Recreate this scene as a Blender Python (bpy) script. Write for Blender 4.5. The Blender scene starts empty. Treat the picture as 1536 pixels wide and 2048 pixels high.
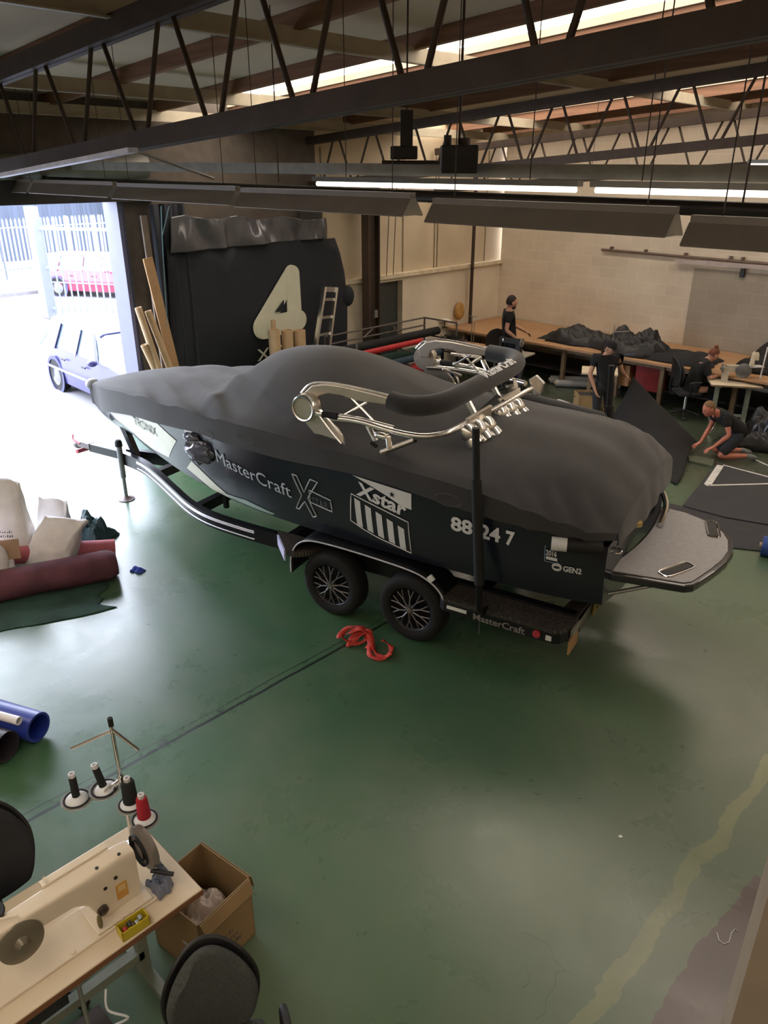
import bpy, bmesh, math, random
from math import sin, cos, pi, radians, sqrt, atan2
from mathutils import Vector, Matrix, noise
random.seed(7)
SC = bpy.context.scene
COL = SC.collection

# ---------------------------------------------------------------- camera
CH = 4.3                       # eye height: standing on the mezzanine
PITCH = math.atan(694/1540); AZ = radians(44.4)
FW = Vector((-sin(AZ)*cos(PITCH), cos(AZ)*cos(PITCH), -sin(PITCH)))
RT = Vector((cos(AZ), sin(AZ), 0)); UPV = RT.cross(FW)
cam_d = bpy.data.cameras.new('camera'); cam = bpy.data.objects.new('camera', cam_d); COL.objects.link(cam)
cam_d.sensor_fit = 'VERTICAL'; cam_d.sensor_height = 36; cam_d.lens = 1540*36/2048
cam_d.clip_start = .05; cam_d.clip_end = 300
M = Matrix((RT, UPV, -FW)).transposed().to_4x4(); M.translation = Vector((0, 0, CH)); cam.matrix_world = M
SC.camera = cam
SC.view_settings.view_transform = 'Standard'; SC.view_settings.look = 'None'
SC.view_settings.gamma = 1; SC.view_settings.use_curve_mapping = False
SC.view_settings.exposure = 0.0

# ---------------------------------------------------------------- sky and daylight
w = bpy.data.worlds.new('sky'); SC.world = w; w.use_nodes = True
nt = w.node_tree; nt.nodes.clear()
bg = nt.nodes.new('ShaderNodeBackground'); out = nt.nodes.new('ShaderNodeOutputWorld')
bg.inputs[0].default_value = (.80, .86, 1.0, 1); bg.inputs[1].default_value = 15.0
nt.links.new(bg.outputs[0], out.inputs[0])
def area(name, loc, rot, sx, sy, power, col=(1, 1, 1), portal=False):
    d = bpy.data.lights.new(name, 'AREA'); d.shape = 'RECTANGLE'; d.size = sx; d.size_y = sy; d.energy = power; d.color = col
    o = bpy.data.objects.new(name, d); COL.objects.link(o); o.location = loc; o.rotation_euler = rot
    if portal: d.cycles.is_portal = True
    return o
# the open roller door lets the sky in
area('door_daylight', (-11.9, 3.4, 1.95), (0, radians(-90), 0), 3.9, 5.8, 0, portal=True)
SKY_GLASS = 5.2     # brightness of the translucent roof sheets
TUBE = 3.0         # fluorescent tubes

# ---------------------------------------------------------------- materials
def lin(c):
    if isinstance(c, str): c = [int(c[i:i+2], 16)/255 for i in (1, 3, 5)]
    return tuple(x/12.92 if x <= .04045 else ((x+.055)/1.055)**2.4 for x in c)+(1,)
MATS = {}
def mat(name, col, rough=.6, metal=0, var=.12, scale=6, bump=0, bscale=40, emit=0, alpha=1, coat=0, spec=.5, col2=None, stretch=None, sheen=0):
    if name in MATS: return MATS[name]
    m = bpy.data.materials.new(name); m.use_nodes = True; n = m.node_tree.nodes; l = m.node_tree.links
    b = n['Principled BSDF']; c = lin(col)
    b.inputs['Roughness'].default_value = rough; b.inputs['Metallic'].default_value = metal
    b.inputs['Specular IOR Level'].default_value = spec
    if coat: b.inputs['Coat Weight'].default_value = coat; b.inputs['Coat Roughness'].default_value = .08
    if sheen: b.inputs['Sheen Weight'].default_value = sheen
    tc = n.new('ShaderNodeTexCoord'); mp = n.new('ShaderNodeMapping'); l.new(tc.outputs['Object'], mp.inputs[0])
    if stretch: mp.inputs['Scale'].default_value = stretch
    if var or col2:
        nz = n.new('ShaderNodeTexNoise'); nz.inputs['Scale'].default_value = scale; nz.inputs['Detail'].default_value = 5
        l.new(mp.outputs[0], nz.inputs['Vector'])
        r = n.new('ShaderNodeValToRGB'); r.color_ramp.elements[0].position = .35; r.color_ramp.elements[1].position = .65
        if col2: r.color_ramp.elements[0].color = lin(col2); r.color_ramp.elements[1].color = c
        else:
            r.color_ramp.elements[0].color = tuple(x*(1-var) for x in c[:3])+(1,)
            r.color_ramp.elements[1].color = tuple(min(1, x*(1+var)) for x in c[:3])+(1,)
        l.new(nz.outputs['Fac'], r.inputs[0]); l.new(r.outputs[0], b.inputs['Base Color'])
    else: b.inputs['Base Color'].default_value = c
    if bump:
        nb = n.new('ShaderNodeTexNoise'); nb.inputs['Scale'].default_value = bscale; nb.inputs['Detail'].default_value = 4
        l.new(mp.outputs[0], nb.inputs['Vector'])
        bp = n.new('ShaderNodeBump'); bp.inputs['Strength'].default_value = bump; bp.inputs['Distance'].default_value = .02
        l.new(nb.outputs['Fac'], bp.inputs['Height']); l.new(bp.outputs[0], b.inputs['Normal'])
    if emit:
        b.inputs['Emission Color'].default_value = c; b.inputs['Emission Strength'].default_value = emit
    if alpha < 1: b.inputs['Alpha'].default_value = alpha
    MATS[name] = m; return m

# ---------------------------------------------------------------- mesh building
class MB:
    def __init__(s): s.v = []; s.f = []; s.s = []
    def add(s, vs, fs, smooth=False):
        k = len(s.v); s.v += [tuple(v) for v in vs]; s.f += [tuple(i+k for i in f) for f in fs]; s.s += [smooth]*len(fs); return s
    def box(s, x0, x1, y0, y1, z0, z1, tf=None):
        vs = [Vector((x, y, z)) for x in (x0, x1) for y in (y0, y1) for z in (z0, z1)]
        if tf: vs = [tf @ v for v in vs]
        return s.add(vs, [(0, 1, 3, 2), (4, 6, 7, 5), (0, 4, 5, 1), (2, 3, 7, 6), (0, 2, 6, 4), (1, 5, 7, 3)])
    def beam(s, a, b, w, h, up=(0, 0, 1)):
        a = Vector(a); b = Vector(b); d = (b-a).normalized(); up = Vector(up)
        sd = d.cross(up)
        if sd.length < 1e-4: sd = d.cross(Vector((1, 0, 0)))
        sd.normalize(); u = sd.cross(d)
        vs = [p+sd*(i*w/2)+u*(j*h/2) for p in (a, b) for i in (-1, 1) for j in (-1, 1)]
        return s.add(vs, [(0, 1, 3, 2), (4, 6, 7, 5), (0, 4, 5, 1), (2, 3, 7, 6), (0, 2, 6, 4), (1, 5, 7, 3)])
    def tube(s, pts, r, n=12, closed=False, caps=True, sq=1):
        P = [Vector(p) for p in pts]; m = len(P); R = r if isinstance(r, (list, tuple)) else [r]*m
        rings = []; nrm = None
        for i, p in enumerate(P):
            if closed: d = P[(i+1) % m]-P[i-1]
            else: d = P[min(i+1, m-1)]-P[max(i-1, 0)]
            d.normalize()
            if nrm is None:
                nrm = d.cross(Vector((0, 0, 1)))
                if nrm.length < .01: nrm = d.cross(Vector((1, 0, 0)))
            nrm = (nrm-d*nrm.dot(d)).normalized(); bn = d.cross(nrm)
            rings.append([p+(nrm*cos(2*pi*k/n)+bn*sin(2*pi*k/n)*sq)*R[i] for k in range(n)])
        vs = [v for q in rings for v in q]; fs = []
        for i in range(m if closed else m-1):
            j = (i+1) % m
            for k in range(n): fs.append((i*n+k, i*n+(k+1) % n, j*n+(k+1) % n, j*n+k))
        s.add(vs, fs, True)
        if caps and not closed:
            s.add(rings[0], [tuple(range(n))[::-1]]); s.add(rings[-1], [tuple(range(n))])
        return s
    def cyl(s, a, b, r, n=16, r2=None, caps=True): return s.tube([a, b], [r, r if r2 is None else r2], n, caps=caps)
    def pipe(s, a, b, r, ri, n=20):       # an open-ended tube with wall thickness
        a = Vector(a); b = Vector(b); d = (b-a).normalized(); x = d.cross(Vector((0, 0, 1)))
        if x.length < .01: x = d.cross(Vector((1, 0, 0)))
        x.normalize(); y = d.cross(x)
        vs = [p+(x*cos(2*pi*k/n)+y*sin(2*pi*k/n))*q for p, q in ((a, r), (b, r), (b, ri), (a, ri)) for k in range(n)]
        fs = [(i*n+k, i*n+(k+1) % n, ((i+1) % 4)*n+(k+1) % n, ((i+1) % 4)*n+k) for i in range(4) for k in range(n)]
        return s.add(vs, fs, True)
    def prism(s, pts, off):
        P = [Vector(p) for p in pts]; o = Vector(off); n = len(P)
        return s.add(P+[p+o for p in P], [tuple(range(n))[::-1], tuple(range(n, 2*n))]+[(i, (i+1) % n, (i+1) % n+n, i+n) for i in range(n)])
    def grid(s, fn, nu, nv, smooth=True, cu=False, cv=False):
        vs = [fn(i/nu if not cu else i/nu, j/nv) for i in range(nu+(0 if cu else 1)) for j in range(nv+(0 if cv else 1))]
        a = nu if cu else nu+1; b = nv if cv else nv+1; fs = []
        for i in range(nu):
            for j in range(nv): fs.append((i*b+j, ((i+1) % a)*b+j, ((i+1) % a)*b+(j+1) % b, i*b+(j+1) % b))
        return s.add(vs, fs, smooth)
    def ball(s, c, rx, ry=None, rz=None, tf=None, nu=16, nv=10, fn=None):
        ry = ry or rx; rz = rz or rx; c = Vector(c)
        def f(u, v):
            a = 2*pi*u; b = pi*(v*.998+.001); p = Vector((cos(a)*sin(b), sin(a)*sin(b), cos(b)))
            if fn: p = fn(p)
            p = Vector((p.x*rx, p.y*ry, p.z*rz))
            return c+(tf @ p if tf else p)
        return s.grid(f, nu, nv, cu=True)
    def lathe(s, prof, c, ax=(0, 0, 1), n=24):
        ax = Vector(ax).normalized(); x = ax.cross(Vector((0, 0, 1)))
        if x.length < .01: x = Vector((1, 0, 0))
        x.normalize(); y = ax.cross(x); c = Vector(c); m = len(prof)
        vs = [c+ax*z+(x*cos(2*pi*k/n)+y*sin(2*pi*k/n))*r for r, z in prof for k in range(n)]
        return s.add(vs, [(i*n+k, i*n+(k+1) % n, (i+1)*n+(k+1) % n, (i+1)*n+k) for i in range(m-1) for k in range(n)], True)
    def build(s, name, m, parent=None, bevel=0, solid=0, sub=0, **kw):
        me = bpy.data.meshes.new(name); me.from_pydata(s.v, [], s.f); me.validate()
        if len(me.polygons) == len(s.s): me.polygons.foreach_set('use_smooth', s.s)
        bm = bmesh.new(); bm.from_mesh(me); bmesh.ops.recalc_face_normals(bm, faces=bm.faces)
        for e in bm.edges:
            if len(e.link_faces) == 2 and e.calc_face_angle(0) > .75: e.smooth = False
        bm.to_mesh(me); bm.free()
        me.materials.append(m); o = bpy.data.objects.new(name, me); COL.objects.link(o)
        if parent is not None: o.parent = parent
        if solid: q = o.modifiers.new('thickness', 'SOLIDIFY'); q.thickness = solid
        if bevel: q = o.modifiers.new('bevel', 'BEVEL'); q.width = bevel; q.segments = 2; q.limit_method = 'ANGLE'
        if sub: q = o.modifiers.new('sub', 'SUBSURF'); q.levels = q.render_levels = sub
        for k, v in kw.items(): o[k] = v
        return o
def box(name, m, x0, x1, y0, y1, z0, z1, parent=None, tf=None, **kw): return MB().box(x0, x1, y0, y1, z0, z1, tf).build(name, m, parent, **kw)
def thing(name, label, cat, loc=(0, 0, 0), rz=0, group=None):
    o = bpy.data.objects.new(name, None); COL.objects.link(o); o.location = loc; o.rotation_euler = (0, 0, rz); o.empty_display_size = .1
    return tag(o, label, cat, group)
def tag(o, label, cat, group=None):
    o['label'] = label; o['category'] = cat
    if group: o['group'] = group
    return o
def dup(root, loc=None, rz=None, label=None, group=None):
    r = root.copy(); COL.objects.link(r)
    if loc is not None: r.location = loc
    if rz is not None: r.rotation_euler = (0, 0, rz)
    if label: r['label'] = label
    if group: r['group'] = group
    for ch in list(root.children):
        c = ch.copy(); COL.objects.link(c); c.parent = r
        for g in list(ch.children): d = g.copy(); COL.objects.link(d); d.parent = c
    return r
def itp(x, xs, ys):
    if x <= xs[0]: return ys[0]
    for i in range(1, len(xs)):
        if x <= xs[i]:
            t = (x-xs[i-1])/(xs[i]-xs[i-1]); return ys[i-1]+(ys[i]-ys[i-1])*t
    return ys[-1]
def sitp(x, xs, ys):      # smooth (Catmull-Rom) interpolation
    if x <= xs[0]: return ys[0]
    n = len(xs)
    for i in range(1, n):
        if x <= xs[i]:
            h = xs[i]-xs[i-1]; t = (x-xs[i-1])/h
            def sl(k):
                a = max(k-1, 0); b = min(k+1, n-1); return (ys[b]-ys[a])/(xs[b]-xs[a])
            m0 = sl(i-1)*h; m1 = sl(i)*h
            return (2*t**3-3*t*t+1)*ys[i-1]+(t**3-2*t*t+t)*m0+(-2*t**3+3*t*t)*ys[i]+(t**3-t*t)*m1
    return ys[-1]
def smooth_path(pts, k=6):
    P = [Vector(p) for p in pts]; o = []
    for i in range(len(P)-1):
        a = P[max(i-1, 0)]; b = P[i]; c = P[i+1]; d = P[min(i+2, len(P)-1)]
        for j in range(k):
            t = j/k; o.append(.5*((2*b)+(c-a)*t+(2*a-5*b+4*c-d)*t*t+(-a+3*b-3*c+d)*t**3))
    o.append(P[-1]); return o
def letters(txt, size, bold=0.0, shear=0, align='LEFT', space=1.0):   # flat outline mesh of a word
    cu = bpy.data.curves.new('t', 'FONT'); cu.body = txt; cu.size = size; cu.offset = bold*size; cu.shear = shear; cu.align_x = align; cu.space_character = space
    cu.resolution_u = 3; cu.extrude = 0
    o = bpy.data.objects.new('t', cu); COL.objects.link(o); dg = bpy.context.evaluated_depsgraph_get(); dg.update()
    me = bpy.data.meshes.new_from_object(o.evaluated_get(dg)); vs = [v.co.copy() for v in me.vertices]; fs = [tuple(p.vertices) for p in me.polygons]
    bpy.data.objects.remove(o); bpy.data.curves.remove(cu); bpy.data.meshes.remove(me)
    return vs, fs
def writing(txt, size, fn, name, m, parent, bold=.02, shear=0, align='LEFT', space=1.0, fit=None, **kw):
    vs, fs = letters(txt, size, bold, shear, align, space)
    if not vs: return None
    if fit:
        x0 = min(v.x for v in vs); x1 = max(v.x for v in vs); k = fit/(x1-x0)
        for v in vs: v.x = (v.x-x0)*k
    mb = MB(); mb.add([fn(v.x, v.y) for v in vs], fs); return mb.build(name, m, parent, **kw)

# ---------------------------------------------------------------- the building
BLK = mat('dark steel', '#41352d', .6, .2, var=.15)
def floor_material():
    m = bpy.data.materials.new('green painted concrete'); m.use_nodes = True; n = m.node_tree.nodes; l = m.node_tree.links; b = n['Principled BSDF']
    tc = n.new('ShaderNodeTexCoord')
    def noi(scale, detail=6, rough=.6, dist=0):
        q = n.new('ShaderNodeTexNoise'); q.inputs['Scale'].default_value = scale; q.inputs['Detail'].default_value = detail; q.inputs['Roughness'].default_value = rough
        q.inputs['Distortion'].default_value = dist; l.new(tc.outputs['Object'], q.inputs['Vector']); return q.outputs['Fac']
    def ramp(src, a, ca, b_, cb):
        r = n.new('ShaderNodeValToRGB'); r.color_ramp.elements[0].position = a; r.color_ramp.elements[0].color = ca; r.color_ramp.elements[1].position = b_; r.color_ramp.elements[1].color = cb
        l.new(src, r.inputs[0]); return r.outputs[0]
    def mix(f, a, b2):
        x = n.new('ShaderNodeMix'); x.data_type = 'RGBA'
        if isinstance(f, float): x.inputs[0].default_value = f
        else: l.new(f, x.inputs[0])
        for i, q in ((6, a), (7, b2)):
            if isinstance(q, tuple): x.inputs[i].default_value = q
            else: l.new(q, x.inputs[i])
        return x.outputs[2]
    def mth(op, a, b2=None, clamp=False):
        x = n.new('ShaderNodeMath'); x.operation = op; x.use_clamp = clamp
        for i, q in ((0, a), (1, b2)):
            if q is None: continue
            if isinstance(q, (int, float)): x.inputs[i].default_value = q
            else: l.new(q, x.inputs[i])
        return x.outputs[0]
    W0 = (0, 0, 0, 1); W1 = (1, 1, 1, 1)
    green = ramp(noi(.35, 4), .3, lin('#30533a'), .7, lin('#446847'))
    worn = ramp(noi(.55, 8, .7, .6), .45, W0, .68, W1)
    c = mix(mth('MULTIPLY', worn, .5), green, lin('#66705c'))
    sp = n.new('ShaderNodeSeparateXYZ'); l.new(tc.outputs['Object'], sp.inputs[0])
    # dusty, trampled towards the work area on the right
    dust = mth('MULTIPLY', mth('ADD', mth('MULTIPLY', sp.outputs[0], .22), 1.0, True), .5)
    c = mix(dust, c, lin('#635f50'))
    far_ = mth('MULTIPLY', mth('SUBTRACT', sp.outputs[1], 9.2), .35, True)  # dim light at the back of the hall, painted into the floor colour
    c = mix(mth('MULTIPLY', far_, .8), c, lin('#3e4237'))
    # scuffs and scratches
    vo = n.new('ShaderNodeTexVoronoi'); vo.feature = 'DISTANCE_TO_EDGE'; vo.inputs['Scale'].default_value = .8
    nd = n.new('ShaderNodeTexNoise'); nd.inputs['Scale'].default_value = 2.2; l.new(tc.outputs['Object'], nd.inputs['Vector'])
    va = n.new('ShaderNodeVectorMath'); va.operation = 'ADD'; l.new(tc.outputs['Object'], va.inputs[0])
    vs_ = n.new('ShaderNodeVectorMath'); vs_.operation = 'SCALE'; l.new(nd.outputs['Color'], vs_.inputs[0]); vs_.inputs['Scale'].default_value = 1.2
    l.new(vs_.outputs[0], va.inputs[1]); l.new(va.outputs[0], vo.inputs['Vector'])
    scr = mth('MULTIPLY', mth('LESS_THAN', vo.outputs['Distance'], .0035), mth('GREATER_THAN', noi(.9, 2), .60))
    c = mix(mth('MULTIPLY', scr, .7), c, lin('#2c3a33'))
    # slab joint running parallel to the left wall, with chipped edges
    jn = n.new('ShaderNodeTexNoise'); jn.inputs['Scale'].default_value = 3.0; l.new(tc.outputs['Object'], jn.inputs['Vector'])
    jx = mth('ADD', sp.outputs[0], mth('MULTIPLY', mth('SUBTRACT', jn.outputs['Fac'], .5), .03))
    for off, wd in ((4.72, .016), (4.80, .005), (-1.6, .006)):
        j = mth('LESS_THAN', mth('ABSOLUTE', mth('ADD', jx, off)), wd); c = mix(mth('MULTIPLY', j, .9), c, lin('#0c1512'))
    chips = mth('MULTIPLY', mth('LESS_THAN', mth('ABSOLUTE', mth('ADD', jx, 4.76)), .03), mth('GREATER_THAN', noi(9, 3), .60))
    c = mix(mth('MULTIPLY', chips, .8), c, lin('#1f2a24'))
    # faded yellow-green walkway line and unpainted brown concrete past it
    edge = mth('ADD', sp.outputs[0], mth('MULTIPLY', mth('SUBTRACT', noi(1.6, 5), .5), .28))
    line = mth('LESS_THAN', mth('ABSOLUTE', mth('ADD', edge, 1.12)), .05)
    c = mix(mth('MULTIPLY', line, mth('ADD', mth('MULTIPLY', worn, .4), .35)), c, lin('#7f8253'))
    bare = mth('MULTIPLY', mth('GREATER_THAN', mth('ADD', edge, mth('MULTIPLY', sp.outputs[1], -.02)), -.92), mth('LESS_THAN', sp.outputs[1], 4.35))
    c = mix(bare, c, ramp(noi(1.3, 5), .35, lin('#453a37'), .7, lin('#52443f')))
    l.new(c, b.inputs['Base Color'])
    rr = ramp(noi(1.1, 6, .65, .4), .3, (.22,)*3+(1,), .75, (.42,)*3+(1,))
    l.new(rr, b.inputs['Roughness'])
    bp = n.new('ShaderNodeBump'); bp.inputs['Strength'].default_value = .12; bp.inputs['Distance'].default_value = .02
    l.new(noi(2.5, 6), bp.inputs['Height']); l.new(bp.outputs[0], b.inputs['Normal'])
    b.inputs['Specular IOR Level'].default_value = .6; b.inputs['Coat Weight'].default_value = .6; b.inputs['Coat Roughness'].default_value = .34
    return m
def block_material(name, base, mortar):
    m = bpy.data.materials.new(name); m.use_nodes = True; n = m.node_tree.nodes; l = m.node_tree.links; b = n['Principled BSDF']
    tc = n.new('ShaderNodeTexCoord'); mp = n.new('ShaderNodeMapping'); l.new(tc.outputs['Object'], mp.inputs[0]); mp.inputs['Rotation'].default_value = (radians(-90), 0, 0)
    br = n.new('ShaderNodeTexBrick'); l.new(mp.outputs[0], br.inputs['Vector']); br.inputs['Scale'].default_value = 1
    br.inputs['Brick Width'].default_value = .45; br.inputs['Row Height'].default_value = .225; br.inputs['Mortar Size'].default_value = .006
    c = lin(base)
    br.inputs['Color1'].default_value = c; br.inputs['Color2'].default_value = tuple(x*.93 for x in c[:3])+(1,); br.inputs['Mortar'].default_value = lin(mortar)
    nz = n.new('ShaderNodeTexNoise'); nz.inputs['Scale'].default_value = 1.2; nz.inputs['Detail'].default_value = 8; l.new(tc.outputs['Object'], nz.inputs['Vector'])
    mx = n.new('ShaderNodeMix'); mx.data_type = 'RGBA'; mx.blend_type = 'MULTIPLY'; mx.inputs[0].default_value = .5
    rp = n.new('ShaderNodeValToRGB'); rp.color_ramp.elements[0].position = .3; rp.color_ramp.elements[0].color = (.72, .69, .66, 1); rp.color_ramp.elements[1].position = .7
    l.new(nz.outputs['Fac'], rp.inputs[0]); l.new(br.outputs['Color'], mx.inputs[6]); l.new(rp.outputs[0], mx.inputs[7]); l.new(mx.outputs[2], b.inputs['Base Color'])
    bp = n.new('ShaderNodeBump'); bp.inputs['Strength'].default_value = .5; bp.inputs['Distance'].default_value = .01; l.new(br.outputs['Fac'], bp.inputs['Height']); bp.invert = True
    l.new(bp.outputs[0], b.inputs['Normal']); b.inputs['Roughness'].default_value = .85
    return m
XL, XR, YB, YF = -11.7, 9.0, 16.0, -7.0
def struct(o): o['kind'] = 'structure'; return o
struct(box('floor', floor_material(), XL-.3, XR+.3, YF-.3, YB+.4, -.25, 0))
struct(box('ground_yard', mat('pale concrete yard', '#77767a', .9, var=.06, scale=.4), -70, XL-.3, -30, 60, -.3, -.02))
CREAM = mat('cream painted cladding', '#cbbba0', .8, var=.05, scale=1.5)
BLOCK = block_material('cream painted blockwork', '#e6dac6', '#efe5d3')
GREYB = block_material('grey rendered blockwork', '#aca394', '#b5ad9f')
# back wall of painted blocks, roof height follows the slope
def roofz(x, y): return 6.05+.072*x-.012*(y-3.5)
mb = MB(); mb.prism([(XL, YB, 0), (XR, YB, 0), (XR, YB, roofz(XR, YB)+.2), (XL, YB, roofz(XL, YB)+.2)], (0, .3, 0)); struct(mb.build('wall_back', BLOCK))
struct(box('trim_1', GREYB, -6.86, XR-.1, YB-.035, YB+.01, 0, 2.40))
struct(box('wall_right', CREAM, XR, XR+.3, YF, YB+.3, 0, 6.8))
struct(box('wall_front', CREAM, XL-.3, XR+.3, YF-.3, YF, 0, 6.8))
# left wall: door opening y .5..6.2, blockwork below the ledge, cladding above
DO0, DO1, DOH = .5, 6.25, 3.80
mb = MB(); mb.box(XL-.3, XL, YF, DO0, 0, 5.2); mb.box(XL-.3, XL, DO0, DO1, DOH, 5.2); mb.box(XL-.3, XL, DO1, 10.15, 0, 5.2)
struct(mb.build('wall_left', mat('dark door surround', '#5b534c', .8)))
mb = MB(); mb.box(XL-.3, XL, 10.15, 11.72, 0, 2.12); mb.box(XL-.3, XL, 12.52, YB+.3, 0, 2.12); mb.box(XL-.3, XL, 11.72, 12.52, 2.05, 2.12)
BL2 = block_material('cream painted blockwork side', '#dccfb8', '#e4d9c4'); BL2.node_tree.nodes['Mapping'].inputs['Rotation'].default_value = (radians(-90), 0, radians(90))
struct(mb.build('wall_left_lower', BL2))
struct(box('wall_left_upper', CREAM, XL-.38, XL-.1, 10.15, YB+.3, 2.12, 5.3))
struct(box('trim_2', mat('cream ledge', '#d6c8ac', .7), XL-.3, XL+.07, 10.15, YB, 2.12, 2.2))
mb = MB(); mb.box(XL-.25, XL-.15, 11.72, 12.52, 0, 2.05); dr = mb.build('door_1', mat('dark grey green door', '#3d4240', .5)); dr['kind'] = 'structure'
box('door_handle', mat('handle metal', '#9a9a95', .3, .8), XL-.15, XL-.1, 12.35, 12.42, 1.0, 1.05, dr)
# seams between the cladding panels
for i, y in enumerate((10.35, 12.6, 13.62, 13.72, 15.45)):
    struct(box('trim_%d' % (i+3), mat('cladding seam', '#8d8069', .8), XL-.1, XL-.085, y, y+.03, 2.2, 4.6))
# door frame post and lintel of the roller door
JW = mat('white steel door jamb', '#5f6280', .5, var=.04)
struct(box('trim_8', JW, XL-.42, XL+.03, DO1-.12, DO1-.06, 0, DOH))
struct(box('trim_9', mat('dark lintel', '#3a3636', .7), XL-.02, XL+.22, DO0-.3, DO1+.5, DOH, DOH+.3))
# roller door drum above the opening
mb = MB(); mb.cyl((XL+.25, DO0-.2, 4.28), (XL+.25, DO1+.3, 4.28), .17, 20); r0 = mb.build('roller_shutter', mat('grey galvanised', '#77756f', .5, .4))
tag(r0, 'grey rolled-up shutter drum above the open loading door', 'shutter')
# roof: pale boarding in a gentle slope with gaps for the translucent strips
BOARD = mat('pale fibre roof board', '#c9b7a3', .85, var=.06, scale=1.2)
STRIPS = [(-5.3, -4.6), (-1.9, -.6), (7.0, 8.3), (12.6, 13.9), (15.3, 15.55)]  # first two strips, unseen behind the camera, are added as fill light
ys = [YF-.3]+[q for s_ in STRIPS for q in s_]+[YB+.3]
mb = MB()
for i in range(0, len(ys), 2):
    a, b_ = ys[i], ys[i+1]
    mb.prism([(XL-.4, a, roofz(XL-.4, a)), (XR+.3, a, roofz(XR+.3, a)), (XR+.3, b_, roofz(XR+.3, b_)), (XL-.4, b_, roofz(XL-.4, b_))], (0, 0, .08))
struct(mb.build('ceiling', BOARD))
def glass_strip():
    m = bpy.data.materials.new('translucent roof sheet'); m.use_nodes = True; n = m.node_tree.nodes; l = m.node_tree.links; b = n['Principled BSDF']
    tc = n.new('ShaderNodeTexCoord'); nz = n.new('ShaderNodeTexNoise'); nz.inputs['Scale'].default_value = 1.5; nz.inputs['Detail'].default_value = 6; l.new(tc.outputs['Object'], nz.inputs['Vector'])
    r = n.new('ShaderNodeValToRGB'); r.color_ramp.elements[0].position = .3; r.color_ramp.elements[0].color = lin('#f6dfc6'); r.color_ramp.elements[1].position = .6; r.color_ramp.elements[1].color = lin('#fff3e4')
    l.new(nz.outputs['Fac'], r.inputs[0]); l.new(r.outputs[0], b.inputs['Emission Color']); b.inputs['Emission Strength'].default_value = SKY_GLASS
    b.inputs['Base Color'].default_value = (.8, .75, .65, 1); return m
GS = glass_strip()
for i, (a, b_) in enumerate(STRIPS):
    mb = MB(); mb.prism([(XL-.2, a-.03, roofz(XL, a)+.10), (XR+.2, a-.03, roofz(XR, a)+.10), (XR+.2, b_+.03, roofz(XR, b_)+.10), (XL-.2, b_+.03, roofz(XL, b_)+.10)], (0, 0, .02))
    struct(mb.build('window_%d' % (i+1), GS))
# timber battens along the slope and pale steel purlins across it
TIM = mat('brown roof timber', '#7c5a44', .75, var=.2, scale=3, stretch=(.4, 6, 6))
PUR = mat('pale steel purlin', '#a39b88', .5, .1, var=.06)
k = 0
for y in (-3.4, -.5, .6, 1.7, 2.8, 3.95, 5.3, 6.92, 8.38, 9.6, 10.9, 12.52, 13.98, 15.1, 15.72):
    mb = MB(); mb.beam((XL, y, roofz(XL, y)-.08), (XR, y, roofz(XR, y)-.08), .08, .15); o = mb.build('timber_batten', TIM)
    struct(o)
for x in (-11.5, -9.6, -6.3, -3.05, .2, 3.45, 6.7):
    mb = MB(); z = roofz(x, 4)-.13
    mb.prism([(x, YF, roofz(x, YF)-.13), (x+.012, YF, roofz(x, YF)-.13), (x+.012, YF, roofz(x, YF)-.29), (x, YF, roofz(x, YF)-.29)], (0, YB-YF, -.012*(YB-YF)))
    mb.prism([(x, YF, roofz(x, YF)-.275), (x+.075, YF, roofz(x, YF)-.275), (x+.075, YF, roofz(x, YF)-.29), (x, YF, roofz(x, YF)-.29)], (0, YB-YF, -.012*(YB-YF)))
    struct(mb.build('purlin', PUR))
# lattice girders: two chords and zig-zag round bars
def girder(label, Y, zb, m, D, xs, ch=.11, w_=.13):
    t = thing('lattice_girder', label, 'girder', (0, Y, 0))
    x0, x1 = XL+.02, XR-.02
    zbt = lambda x: zb+m*x
    lo = MB()
    for s in (-1, 1): lo.beam((x0, s*w_/4, zbt(x0)-ch/2), (x1, s*w_/4, zbt(x1)-ch/2), w_/2-.012, ch)
    lo.build('bottom_chord', BLK, t)
    hi = MB()
    for s in (-1, 1): hi.beam((x0, s*w_/4, zbt(x0)+D+ch/2+.01), (x1, s*w_/4, zbt(x1)+D+ch/2+.01), w_/2-.012, ch+.02)
    hi.build('top_chord', BLK, t)
    for i, (xa, xb) in enumerate(xs):
        ln = MB(); ln.cyl((xa, 0, zbt(xa)-.03), (xb, 0, zbt(xb)+D+.03), .019, 8); ln.build('lattice_bar', BLK, t)
    return t
xs1 = []
xb = [-11.3, -10.3, -9.28, -8.27, -7.18, -6.1, -5.1, -4.13, -3.2, -2.34, -1.51, -.7, .15, 1.0]
for i in range(len(xb)-1):
    a, b_ = xb[i], xb[i+1]; md = (a+b_)/2
    xs1 += [(a+.08, md-.09), (b_-.08, md+.09)]
girder('nearest dark steel lattice girder crossing the top of the view', 3.5, 4.97, .07, .66, xs1, .13, .16)
xs2 = []
for i in range(14):
    a = -11.4+i*.888; xs2 += [(a+.07, a+.37), (a+.888-.07, a+.52)]
girder('middle lattice girder behind the hanging black box', 10.0, 4.90, .075, .60, xs2)
girder('farthest lattice girder just before the cream block wall', 13.5, 4.74, .075, .62, xs2)

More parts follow.
